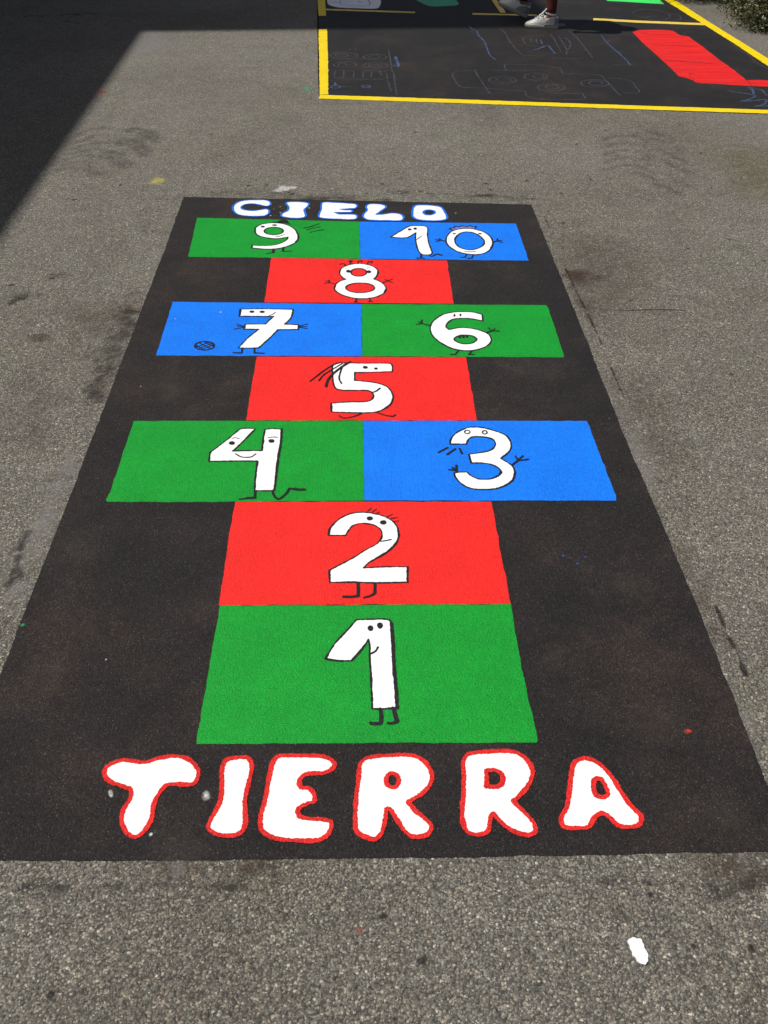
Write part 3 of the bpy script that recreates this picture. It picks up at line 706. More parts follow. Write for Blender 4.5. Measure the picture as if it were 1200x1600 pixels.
chalk('faint chalk rings and boxes beside the yellow left border', [(zs, [(320, 235, 185, 44), (290, 232, 85, 22), (335, 360, 152, 40), (300, 360, 60, 20), (735, 255, 155, 38), (730, 255, 80, 18), (740, 370, 165, 36), (740, 372, 90, 16),
    '200,445 195,490 195,525 320,530', '320,450 315,530', '455,445 450,530 ', '580,450 572,530', '690,460 685,525', '800,440 825,510', '890,470 905,550', '200,440 330,436 450,440', '580,436 700,440 890,446',
    '920,160 940,280 965,440 985,470 1000,600 1030,770', '905,580 930,640 955,720', '590,160 660,165', '725,165 820,163', '270,655 340,652 430,658', '200,545 500,552 870,555'])],
    blue=[(zs, ['1000,250 1030,330 1055,390', '1020,245 1045,320 1060,375', '965,375 1000,370 1055,392', '385,160 430,150 500,152', (205, 655, 64, 17), '205,590 200,620 208,640', '190,610 220,625', '195,630 225,610', (620, 652, 58, 18), '575,652 665,652'])])
za, zb = Zoom(690, 30, 7.5), Zoom(840, 30, 7.06)
chalk('faint chalk outline of a car with round wheels near the front yellow line', [(za, ['390,608 260,610 150,625 125,655 150,705 180,760 240,800 380,808 520,815 980,850', '390,600 430,680 480,750 530,830 570,880', (715, 720, 160, 42), (730, 720, 92, 20), '760,605 735,555 755,538 900,538 1200,545', '580,600 760,605 1100,612', '975,850 1000,905 1060,930 1200,940']),
    (zb, ['0,520 120,528 240,545', '245,545 262,570 280,600 420,606 700,625', '700,625 750,680 800,730 860,800 910,850', '770,655 960,670 1040,700 1080,750 1120,815 940,820', (630, 715, 155, 42), (640, 712, 75, 25), (150, 760, 150, 40), (160, 755, 72, 24), '490,825 515,860 540,890', '0,820 200,822 480,825', '20,890 300,896 530,892', (-20, 640, 130, 40), (10, 640, 60, 20)])])
chalk('chalk figure sketch with wavy blue sides in the middle of the mural', [(za, ['680,110 740,160 790,250 850,330 940,420', '940,432 1080,436 1200,440', '1200,200 1040,200 955,225 960,265 1000,305 1090,322 1200,326', '1040,230 1055,272', '1105,235 1120,290', '1160,235 1180,290', '400,262 490,262', '415,303 500,303', '415,333 510,335', '330,122 380,122', '330,155 400,155']),
    (zb, ['140,170 180,225 215,290 260,360', '230,195 275,260 320,340', '300,205 345,240 362,275 355,310 320,360 318,400', '340,130 400,175 450,230 520,320 610,435', '30,235 50,280', '120,430 380,440 500,440', '820,510 940,512 1080,510'])],
    blue=[(za, ['330,70 350,115 410,140 430,190 500,265 530,340 570,430 635,480', '1080,368 1140,348 1215,328']), (zb, ['0,335 105,292 150,335 195,385', '700,185 770,270 830,325 880,370 970,450 1025,515', '770,260 790,240', '870,360 930,378'])])
zr = Zoom(980, 30, 5.4545)
chalk('blue chalk star near the right end of the front yellow line', [(zr, ['480,130 490,114 520,110 740,125'])], blue=[(zr, ['850,612 970,630 1092,655 1040,685 970,702 1080,698 1185,690 1175,720 1140,738 1090,745 1200,742 1290,730', '1030,585 1060,605 1078,640 1068,602', '1030,585 1100,598 1150,612 1185,650 1250,660'])])
chalk('thin chalk line just inside the right yellow border', [(zr, ['880,205 960,265 1050,320 1080,360 1200,430 1260,470'])])
zt = Zoom(840, 0, 3.333)
chalk('faint chalk spiral under the bright green patch', [(zt, ['490,75 520,55 580,50 660,65 690,85 660,105 580,100 500,80', '670,70 740,85 745,102 700,108', '560,95 600,85 630,92'])])

# ------------------------------------------------------------------ stray paint, tyre marks and stains
zp = Zoom(0, 0, 1)
def spot(label, st, mat, cat='paint mark', name='paint_splash', soft=0.012, rag=0.006, cell=0.006, z=Z_STAIN, grp=None):
    o = stain(name, [('fill', [zp.closed(st)])], z, M[mat], cell=cell, soft=soft, rag=rag); center(o); return tag(o, label, cat, grp)
def mark(label, st, wd, mat, cat, name, soft=0.012, rag=0.004, cell=0.006, z=Z_STAIN, grp=None):
    o = stain(name, ln(zp, *[(s, wd) for s in st]), z, M[mat], cell=cell, soft=soft, rag=rag); center(o); return tag(o, label, cat, grp)
blob = paint('paint_splash', [('fill', [zp.closed('982,1471 988,1467 996,1468 1004,1472 1007,1480 1013,1487 1014,1497 1008,1504 1002,1509 998,1504 991,1500 986,1490 983,1480')])], 0.003, M['white'], cell=0.002, rag=0.0028)
center(blob); tag(blob, 'white splash of paint on bare asphalt in the bottom right corner', 'paint mark')
bm = bmesh.new(); bm.from_mesh(blob.data)
for v in bm.verts: v.co.z = 0.004
e = bmesh.ops.extrude_face_region(bm, geom=bm.faces[:])
for g in e['geom']:
    if isinstance(g, bmesh.types.BMVert): g.co.z -= 0.0035
bmesh.ops.recalc_face_normals(bm, faces=bm.faces); bm.to_mesh(blob.data); bm.free()
spot('yellow smear of paint on the asphalt left of the upper word', '234,285 241,280 252,278 259,281 253,286 241,289', 'yellow_smear', rag=0.016, soft=0.03)
spot('small white smear of paint above the letter I of the upper word', '429,296 437,293 452,291 460,293 450,296 441,299 433,299', 'white_smear', rag=0.016, soft=0.022)
spot('small white dab of paint left of the letter T', '168,1236 176,1234 178,1246 171,1248', 'white_smear', z=Z_CELL, soft=0.0015, rag=0.002, cell=0.0015)
spot('small white dab of paint between the letters T and I', '317,1240 324,1236 326,1248 319,1251', 'white_smear', z=Z_CELL, soft=0.008, rag=0.003, cell=0.002)
spot('tiny red splash of paint on the black right of the number 1 square', '1068,1144 1075,1140 1083,1144 1074,1147', 'red_smear', z=Z_CELL, soft=0.004, rag=0.003, cell=0.002)
spot('tiny red speck of paint on the asphalt below the lower word', '555,1456 566,1450 570,1454 560,1460', 'red_smear', soft=0.006, rag=0.003, cell=0.003)
spot('tiny red speck at the edge of the left shadow', '152,144 162,142 168,144 158,146', 'red_smear', soft=0.02, rag=0.006)
spot('tiny green speck of paint left of the mural', '475,138 482,137 484,140 477,141', 'green_smear', soft=0.01, rag=0.004)
spot('blue grey tar blot on the asphalt at the left edge', '14,470 28,462 44,458 47,461 34,468 20,474', 'stain', 'stain', 'tar_blot', 0.02, 0.012)
spot('small dark blot right of the blue grey tar blot', '60,461 66,460 65,463 60,463', 'stain', 'stain', 'tar_blot', 0.02, 0.01)
spot('thin brown blot above the tar blot at the left', '74,432 90,427 104,428 98,432 84,435', 'brown', 'stain', 'tar_blot', 0.03, 0.012)
spot('round rusty brown spot on the asphalt left of the 7 square', '50,526 60,519 72,522 74,529 63,534 53,532', 'brown', 'stain', 'rust_spot', 0.02, 0.01)
# tyre marks: chevron tread bars bent in an arc
ts = []
def chevrons(cx, n, y0, dy, dxl, wl, wr, drop, miss):
    out = []
    for k in range(n):
        y = y0 + dy * k; c = cx + dxl * k
        if k not in miss[0]: out.append('%.1f,%.1f %.1f,%.1f %.1f,%.1f' % (c - wl, y + drop * .55, c - wl * .55, y + drop * .12, c - 5, y))
        if k not in miss[1]: out.append('%.1f,%.1f %.1f,%.1f %.1f,%.1f' % (c + 6, y + 1, c + wr * .55, y + drop * .3, c + wr, y + drop))
    return out
tl = ['121,212 138,203 160,200', '124,222 146,213 172,211', '118,232 148,223 186,223', '112,240 146,233 176,236', '104,249 136,242 158,246', '100,258 126,252 148,256', '92,266 116,262 138,266']
tr_ = ['208,200 228,205 250,215', '196,203 226,211 246,221', '191,219 214,222 232,236', '188,222 208,230 226,242', '166,238 186,240 198,256', '168,244 182,250 196,262', '134,254 142,262 150,272']
mark('faint left tyre mark with curved tread bars near the shadow', tl, 7.0, 'rubber', 'tyre mark', 'tyre_mark', 0.06, 0.012, 0.010, grp='tyre marks')
rmk = bpy.data.objects['tyre_mark']
o2 = stain('tread_bar', ln(zp, *[(q, 12) for q in tr_]), Z_STAIN, M['rubber'], cell=0.010, soft=0.065, rag=0.014); o2.parent = rmk; o2.data.transform(Matrix.Translation(-rmk.location))
ts = chevrons(985, 8, 212, 11.5, 1.5, 44, 30, 12, ((5, 6, 7), (6, 7)))
mark('right tyre mark with curved tread bars right of the hopscotch', ts, 5.0, 'rubber', 'tyre mark', 'tyre_mark', 0.06, 0.012, 0.010, grp='tyre marks')
rmk = [o for o in bpy.data.objects if o.name.startswith('tyre_mark')][-1]
o2 = stain('tread_bar', ln(zp, *[(q, 7.5) for q in ('1012,207 1032,210 1051,219', '1020,217 1044,224 1066,238', '1026,233 1050,243 1075,255', '1034,250 1056,261 1081,272', '1040,273 1060,283 1077,292', '1020,287 1044,293 1066,306')]), Z_STAIN, M['rubber'], cell=0.010, soft=0.05, rag=0.012); o2.parent = rmk; o2.data.transform(Matrix.Translation(-rmk.location))
mark('straight dark scratch across the asphalt right of the 6 square', ['937,484 980,485 1030,484 1072,485'], 2.4, 'crack', 'scratch', 'scratch', 0.003, 0.0015, 0.003)
mark('dark crooked scrape on the asphalt near the right edge', ['1118,948 1128,970 1138,994 1150,1016', '1150,1015 1158,1036 1168,1058 1186,1076'], 5.0, 'crack', 'scratch', 'scratch', 0.004, 0.004, 0.0025)
gr = empty('groove', (*G(930, 500), 0)); tag(gr, 'dashed dark groove beside the right side of the black panel', 'groove')
for st in ('884,420 898,450 914,482', '918,490 930,515 940,538', '952,568 962,592 975,620', '851,338 858,356', '884,424 902,424'):
    o = stain('dash', ln(zp, (st, 2.2)), Z_STAIN, M['crack'], cell=0.003, soft=0.004, rag=0.002); o.parent = gr; o.data.transform(Matrix.Translation(-gr.location))
def gstain(st, mat, name='ground_stain', soft=0.05, rag=0.03, cell=0.018, line=None):
    sh = ln(zp, *[(s, line) for s in st]) if line else [('fill', [zp.closed(s)]) for s in st]
    o = stain(name, sh, Z_STAIN + 0.0004 * random.random(), M[mat], cell=cell, soft=soft, rag=rag); o.parent = GROUND
    return o
gstain(['130,500 190,482 212,484 205,520 180,560 160,590 150,580 175,530 140,520'], 'brown_soft')
gstain(['158,590 172,570 165,610 148,628 144,612'], 'brown')
gstain(['200,486 214,482 216,492 204,494'], 'stain', soft=0.03, rag=0.02, cell=0.01)
gstain(['96,478 180,480 150,505 100,510'], 'brown_soft', soft=0.16)
gstain(['880,380 960,372 1000,400 1010,440 960,500 930,520 905,450'], 'brown_soft', soft=0.22, rag=0.06)
gstain(['960,590 1010,600 1060,680 1080,740 1040,740 1000,680'], 'brown_soft', soft=0.2, rag=0.06)
gstain(['880,424 900,422 940,432 925,440 900,440'], 'brown', soft=0.03, rag=0.02)
gstain(['1020,760 1050,830 1080,880 1112,950 1140,1010 1118,1000 1080,920 1040,850'], 'brown_soft', soft=0.04, rag=0.03)
gstain(['60,790 105,720 120,730 90,800 40,900 10,960 20,900'], 'dust', soft=0.06, rag=0.03)
gstain(['186,62 215,40 255,48 262,75 220,85 190,80'], 'dust', soft=0.10, rag=0.04)
gstain(['1120,240 1180,232 1260,250 1240,300 1160,310'], 'moss', soft=0.25, rag=0.06)
gstain(['240,1352 290,1345 350,1348 420,1352 330,1368 270,1372'], 'brown', soft=0.04, rag=0.02, cell=0.01)
gstain(['1060,1365 1110,1380 1200,1372 1260,1376 1260,1392 1160,1394 1100,1388'], 'stain', soft=0.03, rag=0.015, cell=0.008)
gstain(['1090,1345 1190,1340 1240,1350 1180,1370 1110,1372'], 'brown', soft=0.04, rag=0.02, cell=0.01)
gstain(['36,1384 60,1386 100,1387'], 'stain', line=7, soft=0.012, rag=0.006, cell=0.006)
gstain(['290,1384 340,1385 385,1386', '160,1384 230,1383 290,1384'], 'stain', line=3, soft=0.012, rag=0.006, cell=0.006)
gstain(['890,1380 940,1378 985,1380'], 'stain', line=5, soft=0.014, rag=0.008, cell=0.006)
gstain(['268,1352 276,1370 270,1380', '280,1348 284,1360'], 'dust', line=9, soft=0.012, rag=0.006, cell=0.006)
gstain(['1158,1338 1160,1365 1156,1388'], 'dust', line=7, soft=0.01, rag=0.005, cell=0.006)
gstain(['440,312 520,310 600,314'], 'stain', line=5, soft=0.05, rag=0.03, cell=0.012)
gstain(['600,300 760,306 840,312'], 'stain', line=4, soft=0.05, rag=0.03, cell=0.012)
gstain(['330,302 470,304 560,306'], 'brown', line=6, soft=0.07, rag=0.03, cell=0.012)
gstain(['40,26 52,24 66,26', '95,24 115,22 128,24', '100,33 120,36 136,38', '135,20 150,22'], 'crack', line=4, soft=0.04, rag=0.015, cell=0.015)
gstain(['30,1010 12,980 4,960', '45,830 28,870 30,900', '0,940 20,900 36,850'], 'stain', line=3, soft=0.01, rag=0.008, cell=0.006)
gstain(['80,742 90,742', '68,752 86,752', '88,758 80,775'], 'stain', line=2.5, soft=0.01, rag=0.005, cell=0.006)
gstain(['168,540 186,520 205,492 196,540 176,570 160,575'], 'stain', soft=0.09, rag=0.05)
gstain(['150,596 160,588 164,604 150,622 142,616'], 'stain', soft=0.06, rag=0.04)
gstain(['188,470 208,462 212,476 196,484'], 'brown', soft=0.06, rag=0.04)
gstain(['120,530 150,520 160,545 130,560'], 'brown_soft', soft=0.12, rag=0.06)
gstain(['20,600 60,590 90,640 60,700 20,680'], 'brown_soft', soft=0.2, rag=0.08)
gstain(['884,430 905,426 912,470 930,500 915,498 896,462'], 'brown', soft=0.05, rag=0.03)
gstain(['1086,930 1110,960 1130,1000 1112,1000 1092,960'], 'brown_soft', soft=0.05, rag=0.03)
gstain(['740,170 775,165 782,190 750,200'], 'brown_soft', soft=0.2, rag=0.06)
gstain(['1100,1000 1106,980 1120,1040 1160,1110 1190,1170 1180,1180 1140,1110'], 'dust', soft=0.05, rag=0.02)
gstain(['960,640 985,650 1030,760 1010,760'], 'dust', soft=0.05, rag=0.02)
for st in ('905,905 935,890 980,900 1000,925 960,930', '860,1030 875,1024 890,1036 872,1050', '1010,1090 1050,1110 1040,1150 1000,1130', '90,835 120,820 150,840 130,870 95,862', '250,1330 285,1322 320,1332 290,1342', '770,560 850,552 900,575 840,600', '1080,1260 1150,1250 1190,1290 1120,1310', '230,600 262,594 290,612 250,625'):
    o = stain('dusty_scuff', [('fill', [zp.closed(st)])], Z_PANEL + 0.0003, M['scuff'], cell=0.012, soft=0.07, rag=0.03); o.parent = panel; o.data.transform(Matrix.Translation(-panel.location))
rf = random.Random(21)
for k in range(110):                             # grit and dark flecks trodden into the asphalt
    x, y = rf.choice([(rf.uniform(0, 560), rf.uniform(285, 312)), (rf.uniform(840, 1200), rf.uniform(190, 700)), (rf.uniform(840, 1200), rf.uniform(190, 700)), (rf.uniform(0, 250), rf.uniform(380, 560)), (rf.uniform(260, 1000), rf.uniform(160, 300)), (rf.uniform(0, 1200), rf.uniform(1360, 1600)), (rf.uniform(560, 900), rf.uniform(285, 312))])
    if y < 700 and 840 < x and x < 830 + (y - 320) * .42 + 8 and y > 315: continue
    if y > 315 and y < 560 and x > 280 - (y - 320) * .39 - 6 and x < 840: continue
    gx, gy = G(x, y); ra_ = rf.uniform(0.004, 0.013) * (0.45 if y > 1300 else 1); an = rf.uniform(0, 3.14); el_ = rf.uniform(0.25, 0.8)
    tt = np.linspace(0, 6.283, 11)[:-1]; u, v_ = ra_ * np.cos(tt), ra_ * el_ * np.sin(tt)
    P = np.stack([gx + u * math.cos(an) - v_ * math.sin(an), gy + u * math.sin(an) + v_ * math.cos(an)], 1)
    stain('dark_fleck', [('fill', [P])], Z_STAIN, M['crack'], GROUND, cell=0.0035, soft=0.004, rag=0.004)
# little specks of paint dripped on the black coat and the asphalt
for i, (x, y, m) in enumerate([(220, 605, 'white_smear'), (153, 749, 'green_smear'), (36, 978, 'green_smear'), (271, 1000, 'green_smear'), (166, 1032, 'white_smear'), (880, 870, 'blue_smear'), (902, 882, 'blue_smear'), (914, 872, 'blue_smear'), (1150, 970, 'blue_smear'),
        (274, 476 + 23, 'white_smear'), (345, 489, 'white_smear'), (1152, 650, 'yellow_smear'), (1035, 545, 'dust'), (952, 655, 'dust'), (404, 323, 'white_smear'), (438, 324, 'white_smear'), (428, 328, 'white_smear'), (438, 333, 'white_smear'), (432, 338, 'white_smear'), (423, 338, 'white_smear'), (483, 326, 'white_smear'), (702, 322, 'white_smear'), (712, 334, 'white_smear'), (562, 270, 'white_smear'), (1050, 278, 'white_smear'), (1152, 45, 'white_smear'), (236, 1305, 'white_smear'), (1180, 160, 'dust'), (1128, 105, 'white_smear'), (907, 27, 'white_smear'), (920, 28, 'white_smear')]):
    v = y - HZ; r = 0.0022 + 0.0018 * random.random(); gx, gy = G(x, y)
    tt = np.linspace(0, 6.28, 10)[:-1]
    P = np.stack([gx + r * np.cos(tt) * (0.6 + 0.8 * random.random()), gy + r * np.sin(tt)], 1)
    o = stain('paint_speck', [('fill', [P])], Z_LINE, M[m], GROUND, cell=0.0018, soft=0.002, rag=0.0015)

# ------------------------------------------------------------------ the shrub bed at the far right
def shrub(name, label, cx, cy, lx, ly, h, n, seed):
    r = random.Random(seed)
    root = empty(name, (cx, cy, 0)); tag(root, label, 'shrub')
    lumps = [(r.uniform(-lx, lx) * 0.8, r.uniform(-ly, ly) * 0.85, r.uniform(0.45, 0.9) * h, r.uniform(0.20, 0.34)) for _ in range(int(10 + ly * 12))]
    for k in range(int(2 * ly / 0.11)): lumps.append((-lx * 0.72 + r.uniform(-.08, .08), -ly + 0.11 * k, r.uniform(0.10, 0.28), r.uniform(0.16, 0.24)))
    for k in range(int(2 * lx / 0.11)): lumps.append((-lx + 0.11 * k, -ly * 0.85 + r.uniform(-.06, .06), r.uniform(0.10, 0.28), r.uniform(0.16, 0.24)))
    V, Fc = [], []
    for _ in range(n):
        x, y, z, rad = r.choice(lumps)
        u = Vector((r.gauss(0, 1), r.gauss(0, 1), r.gauss(0, 1))).normalized() * rad * r.random() ** 0.4
        p = Vector((x, y, z)) + u; p.z = abs(p.z) * 0.9 + 0.015
        if r.random() < 0.22: p = Vector((x + u.x * 1.35, y + u.y * 1.1, r.uniform(0.01, 0.12)))
        L = r.uniform(0.014, 0.034); W = L * r.uniform(0.35, 0.55)
        d = Vector((r.gauss(0, 1), r.gauss(0, 1), r.gauss(0.3, 0.8))).normalized()
        s = d.cross(Vector((r.gauss(0, 1), r.gauss(0, 1), r.gauss(0, 1)))).normalized()
        b = len(V)
        V += [p, p + d * L * 0.5 + s * W * 0.5, p + d * L, p + d * L * 0.5 - s * W * 0.5]; Fc.append((b, b + 1, b + 2, b + 3))
    me = bpy.data.meshes.new('foliage'); me.from_pydata([tuple(v) for v in V], [], Fc); me.update()
    ml = NT(name + '_leaf')
    ri = ml.n('ShaderNodeNewGeometry').outputs['Random Per Island']
    ml.put(ml.b.inputs['Base Color'], ml.ramp(ri, [(0, (0.030, 0.040, 0.014)), (0.45, (0.062, 0.078, 0.024)), (0.8, (0.115, 0.120, 0.045)), (0.93, (0.17, 0.145, 0.075)), (1, (0.25, 0.21, 0.13))]))
    ml.b.inputs['Roughness'].default_value = 0.5
    link('foliage', me, ml.m, root)
    bm = bmesh.new()
    for _ in range(int(60 + 60 * ly)):
        x, y = r.uniform(-lx, lx) * 0.8, r.uniform(-ly, ly) * 0.9
        a = Vector((x, y, 0)); b2 = a + Vector((r.gauss(0, 0.12), r.gauss(0, 0.12), h * r.uniform(0.4, 0.95)))
        d = (b2 - a).normalized(); q = d.to_track_quat('Z', 'Y').to_matrix().to_4x4()
        bmesh.ops.create_cone(bm, cap_ends=True, segments=5, radius1=0.006, radius2=0.002, depth=(b2 - a).length, matrix=Matrix.Translation((a + b2) / 2) @ q)
    me = bpy.data.meshes.new('stems'); bm.to_mesh(me); bm.free(); link('stems', me, make_plain('twig', (0.09, 0.065, 0.04), 0.9), root)
    return root
shrub('leafy_shrub', 'dense low green shrub at the right corner beside the yellow border', 3.38, 8.55, 0.55, 0.80, 0.45, 60000, 3)
shrub('low_shrub', 'dark low shrub along the far edge of the asphalt', 2.90, 9.28, 0.42, 0.30, 0.30, 12000, 5)

# ------------------------------------------------------------------ the person walking over the mural
m_skin = make_plain('skin', (0.42, 0.23, 0.15), 0.55, 30, 0.06, 0.05)
m_trou = make_plain('maroon_cloth', (0.105, 0.026, 0.020), 0.9, 220, 0.2, 0.4, 0.001)
m_shirt = make_plain('dark_shirt', (0.05, 0.06, 0.09), 0.9, 200, 0.2, 0.4, 0.001)
m_hair = make_plain('brown_hair', (0.03, 0.018, 0.01), 0.6, 90, 0.3, 0.5)
m_shoe = make_plain('white_leather', (0.76, 0.77, 0.74), 0.45, 60, 0.07, 0.15, 0.002)
m_grey = make_plain('grey_leather', (0.30, 0.30, 0.30), 0.5, 60, 0.1)
m_sole = make_plain('rubber_sole', (0.50, 0.47, 0.40), 0.7, 50, 0.15)
m_dark = make_plain('shoe_lining', (0.03, 0.03, 0.035), 0.9, 90, 0.2)
def skin_mesh(name, nodes, edges, mat, parent, levels=2, root=0):
    """nodes: (x,y,z,rx,ry) joined by edges, grown to one continuous surface"""
    me = bpy.data.meshes.new(name)
    me.from_pydata([n[:3] for n in nodes], edges, [])
    o = bpy.data.objects.new(name, me); COL.objects.link(o)
    o.modifiers.new('s', 'SKIN'); sv = me.skin_vertices[0].data
    for i, n in enumerate(nodes):
        sv[i].radius = (n[3], n[4] if len(n) > 4 else n[3]); sv[i].use_root = (i == root)
    sb = o.modifiers.new('d', 'SUBSURF'); sb.levels = levels; sb.render_levels = levels
    dg = bpy.context.evaluated_depsgraph_get(); dg.update()
    m2 = bpy.data.meshes.new_from_object(o.evaluated_get(dg))
    bpy.data.objects.remove(o)
    for p in m2.polygons: p.use_smooth = True
    m2.name = name
    return link(name, m2, mat, parent)

PX, PY = 1.13, 8.08
person = empty('person', (PX, PY, 0)); tag(person, 'person in white trainers and dark red trousers stepping over the shaded mural', 'person')
# local frame: walks towards -X; +Y away from the camera
rf_heel, rf_toe = Vector((1.315 - PX, 7.895 - PY, 0)), Vector((1.075 - PX, 7.955 - PY, 0))
ra = Vector((rf_heel.x - 0.055, rf_heel.y + 0.012, 0.085))            # ankle over the planted foot
lf_heel = Vector((1.125 - PX, 8.285 - PY, 0.0)); la = Vector((lf_heel.x - 0.035, lf_heel.y + 0.01, 0.10))
hip = Vector((0.03, -0.02, 0.86)); rh = hip + Vector((0, -0.085, -0.03)); lh = hip + Vector((0, 0.085, -0.03))
rk = Vector((0.085, -0.10, 0.47)); lk = Vector((-0.045, 0.12, 0.47))
nodes = [(*hip, .12, .13), (0.01, -0.03, 1.02, .105, .12), (-0.01, -0.05, 1.2, .12, .15), (-0.02, -0.07, 1.32, .075, .12), (-0.03, -0.08, 1.38, .05), (-0.045, -0.09, 1.45, .07, .065), (-0.05, -0.095, 1.52, .088, .075), (-0.045, -0.095, 1.59, .07, .06),
         (*rh, .085), (*rk, .055), (rk.x * .5 + ra.x * .5 + .012, (rk.y + ra.y) / 2, .27, .05), (*ra, .034), (*(ra + Vector((-.09, .02, -.05))), .03, .02),
         (*lh, .085), (*lk, .055), (lk.x * .5 + la.x * .5 + .012, (lk.y + la.y) / 2, .27, .05), (*la, .034), (*(la + Vector((-.085, .02, -.01))), .03, .02),
         (-0.02, -0.22, 1.30, .05), (0.10, -0.27, 1.06, .04), (-0.02, -0.27, .86, .026), (-0.05, -0.265, .80, .03, .016),
         (-0.02, 0.10, 1.30, .05), (-0.06, 0.16, 1.05, .04), (-0.22, 0.15, .90, .026), (-0.28, 0.14, .87, .03, .016)]
edges = [(0, 1), (1, 2), (2, 3), (3, 4), (4, 5), (5, 6), (6, 7), (0, 8), (8, 9), (9, 10), (10, 11), (11, 12), (0, 13), (13, 14), (14, 15), (15, 16), (16, 17), (3, 18), (18, 19), (19, 20), (20, 21), (3, 22), (22, 23), (23, 24), (24, 25)]
def fingers(i, base, d, side):
    k = len(nodes)
    up = Vector((0, side, 0)); f = Vector(d).normalized(); nrm = f.cross(up)
    for q, (off, L) in enumerate(((-.024, .055), (-.008, .062), (.008, .058), (.023, .045))):
        a = Vector(base) + f * .03 + up * off; b = a + f * L * .55 + nrm * .008; c = b + f * L * .45 + nrm * .02
        for p, rr in ((a, .009), (b, .008), (c, .007)): nodes.append((*p, rr))
        s = len(nodes) - 3; edges.extend([(i, s), (s, s + 1), (s + 1, s + 2)])
    a = Vector(base) + up * .03 + f * .005; b = a + up * .018 + f * .03
    nodes.append((*a, .010)); nodes.append((*b, .008)); edges.extend([(i, len(nodes) - 2), (len(nodes) - 2, len(nodes) - 1)])
fingers(21, nodes[21][:3], (-0.2, 0, -1), 1); fingers(25, nodes[25][:3], (-0.9, -0.1, -.45), 1)
nodes.append((-0.135, -0.095, 1.50, .014)); edges.append((6, len(nodes) - 1))      # nose
skin_mesh('body', nodes, edges, m_skin, person)
hd = Vector((-0.05, -0.095, 1.53))
bm = bmesh.new(); bmesh.ops.create_uvsphere(bm, u_segments=24, v_segments=16, radius=0.105)
bmesh.ops.delete(bm, geom=[v for v in bm.verts if v.co.z < 0.0 and v.co.x < 0.02 or v.co.z < -0.06 or (v.co.x < -0.07 and v.co.z < .045)], context='VERTS')
for v in bm.verts: v.co = Vector((v.co.x, v.co.y * .9, v.co.z)) + hd + Vector((.008, 0, .015))
for f in bm.faces: f.smooth = True
me = bpy.data.meshes.new('hair'); bm.to_mesh(me); bm.free(); h_ = link('hair', me, m_hair, person); h_.modifiers.new('t', 'SOLIDIFY').thickness = 0.012
for s in (-1, 1):
    bm = bmesh.new(); bmesh.ops.create_uvsphere(bm, u_segments=10, v_segments=8, radius=0.011, matrix=Matrix.Translation(hd + Vector((-.083, s * .03, .0))))
    me = bpy.data.meshes.new('eye'); bm.to_mesh(me); bm.free(); link('eye', me, m_dark, person)
skin_mesh('shirt', [(0.02, -0.025, 0.90, .135, .15), (0.01, -0.03, 1.03, .125, .14), (-0.01, -0.05, 1.2, .135, .165), (-0.02, -0.065, 1.31, .09, .13), (-0.025, -0.072, 1.345, .06), (-0.02, -0.22, 1.30, .062), (0.05, -0.25, 1.17, .058), (-0.02, 0.10, 1.30, .062), (-0.045, 0.14, 1.16, .058)],
          [(0, 1), (1, 2), (2, 3), (3, 4), (3, 5), (5, 6), (3, 7), (7, 8)], m_shirt, person)
def mid(a, b, t): return a.lerp(b, t)
skin_mesh('trousers', [(*hip, .13, .14), (*rh, .098), (*mid(rh, rk, .6), .078), (*rk, .064), (*(mid(rk, ra, .5) + Vector((.012, 0, 0))), .054), (*(mid(rk, ra, .86) + Vector((.004, 0, 0))), .042), (*(mid(rk, ra, .99)), .040),
                       (*lh, .098), (*mid(lh, lk, .6), .078), (*lk, .064), (*(mid(lk, la, .5) + Vector((.012, 0, 0))), .054), (*(mid(lk, la, .86) + Vector((.004, 0, 0))), .042), (*(mid(lk, la, .97)), .040)],
          [(0, 1), (1, 2), (2, 3), (3, 4), (4, 5), (5, 6), (0, 7), (7, 8), (8, 9), (9, 10), (10, 11), (11, 12)], m_trou, person)

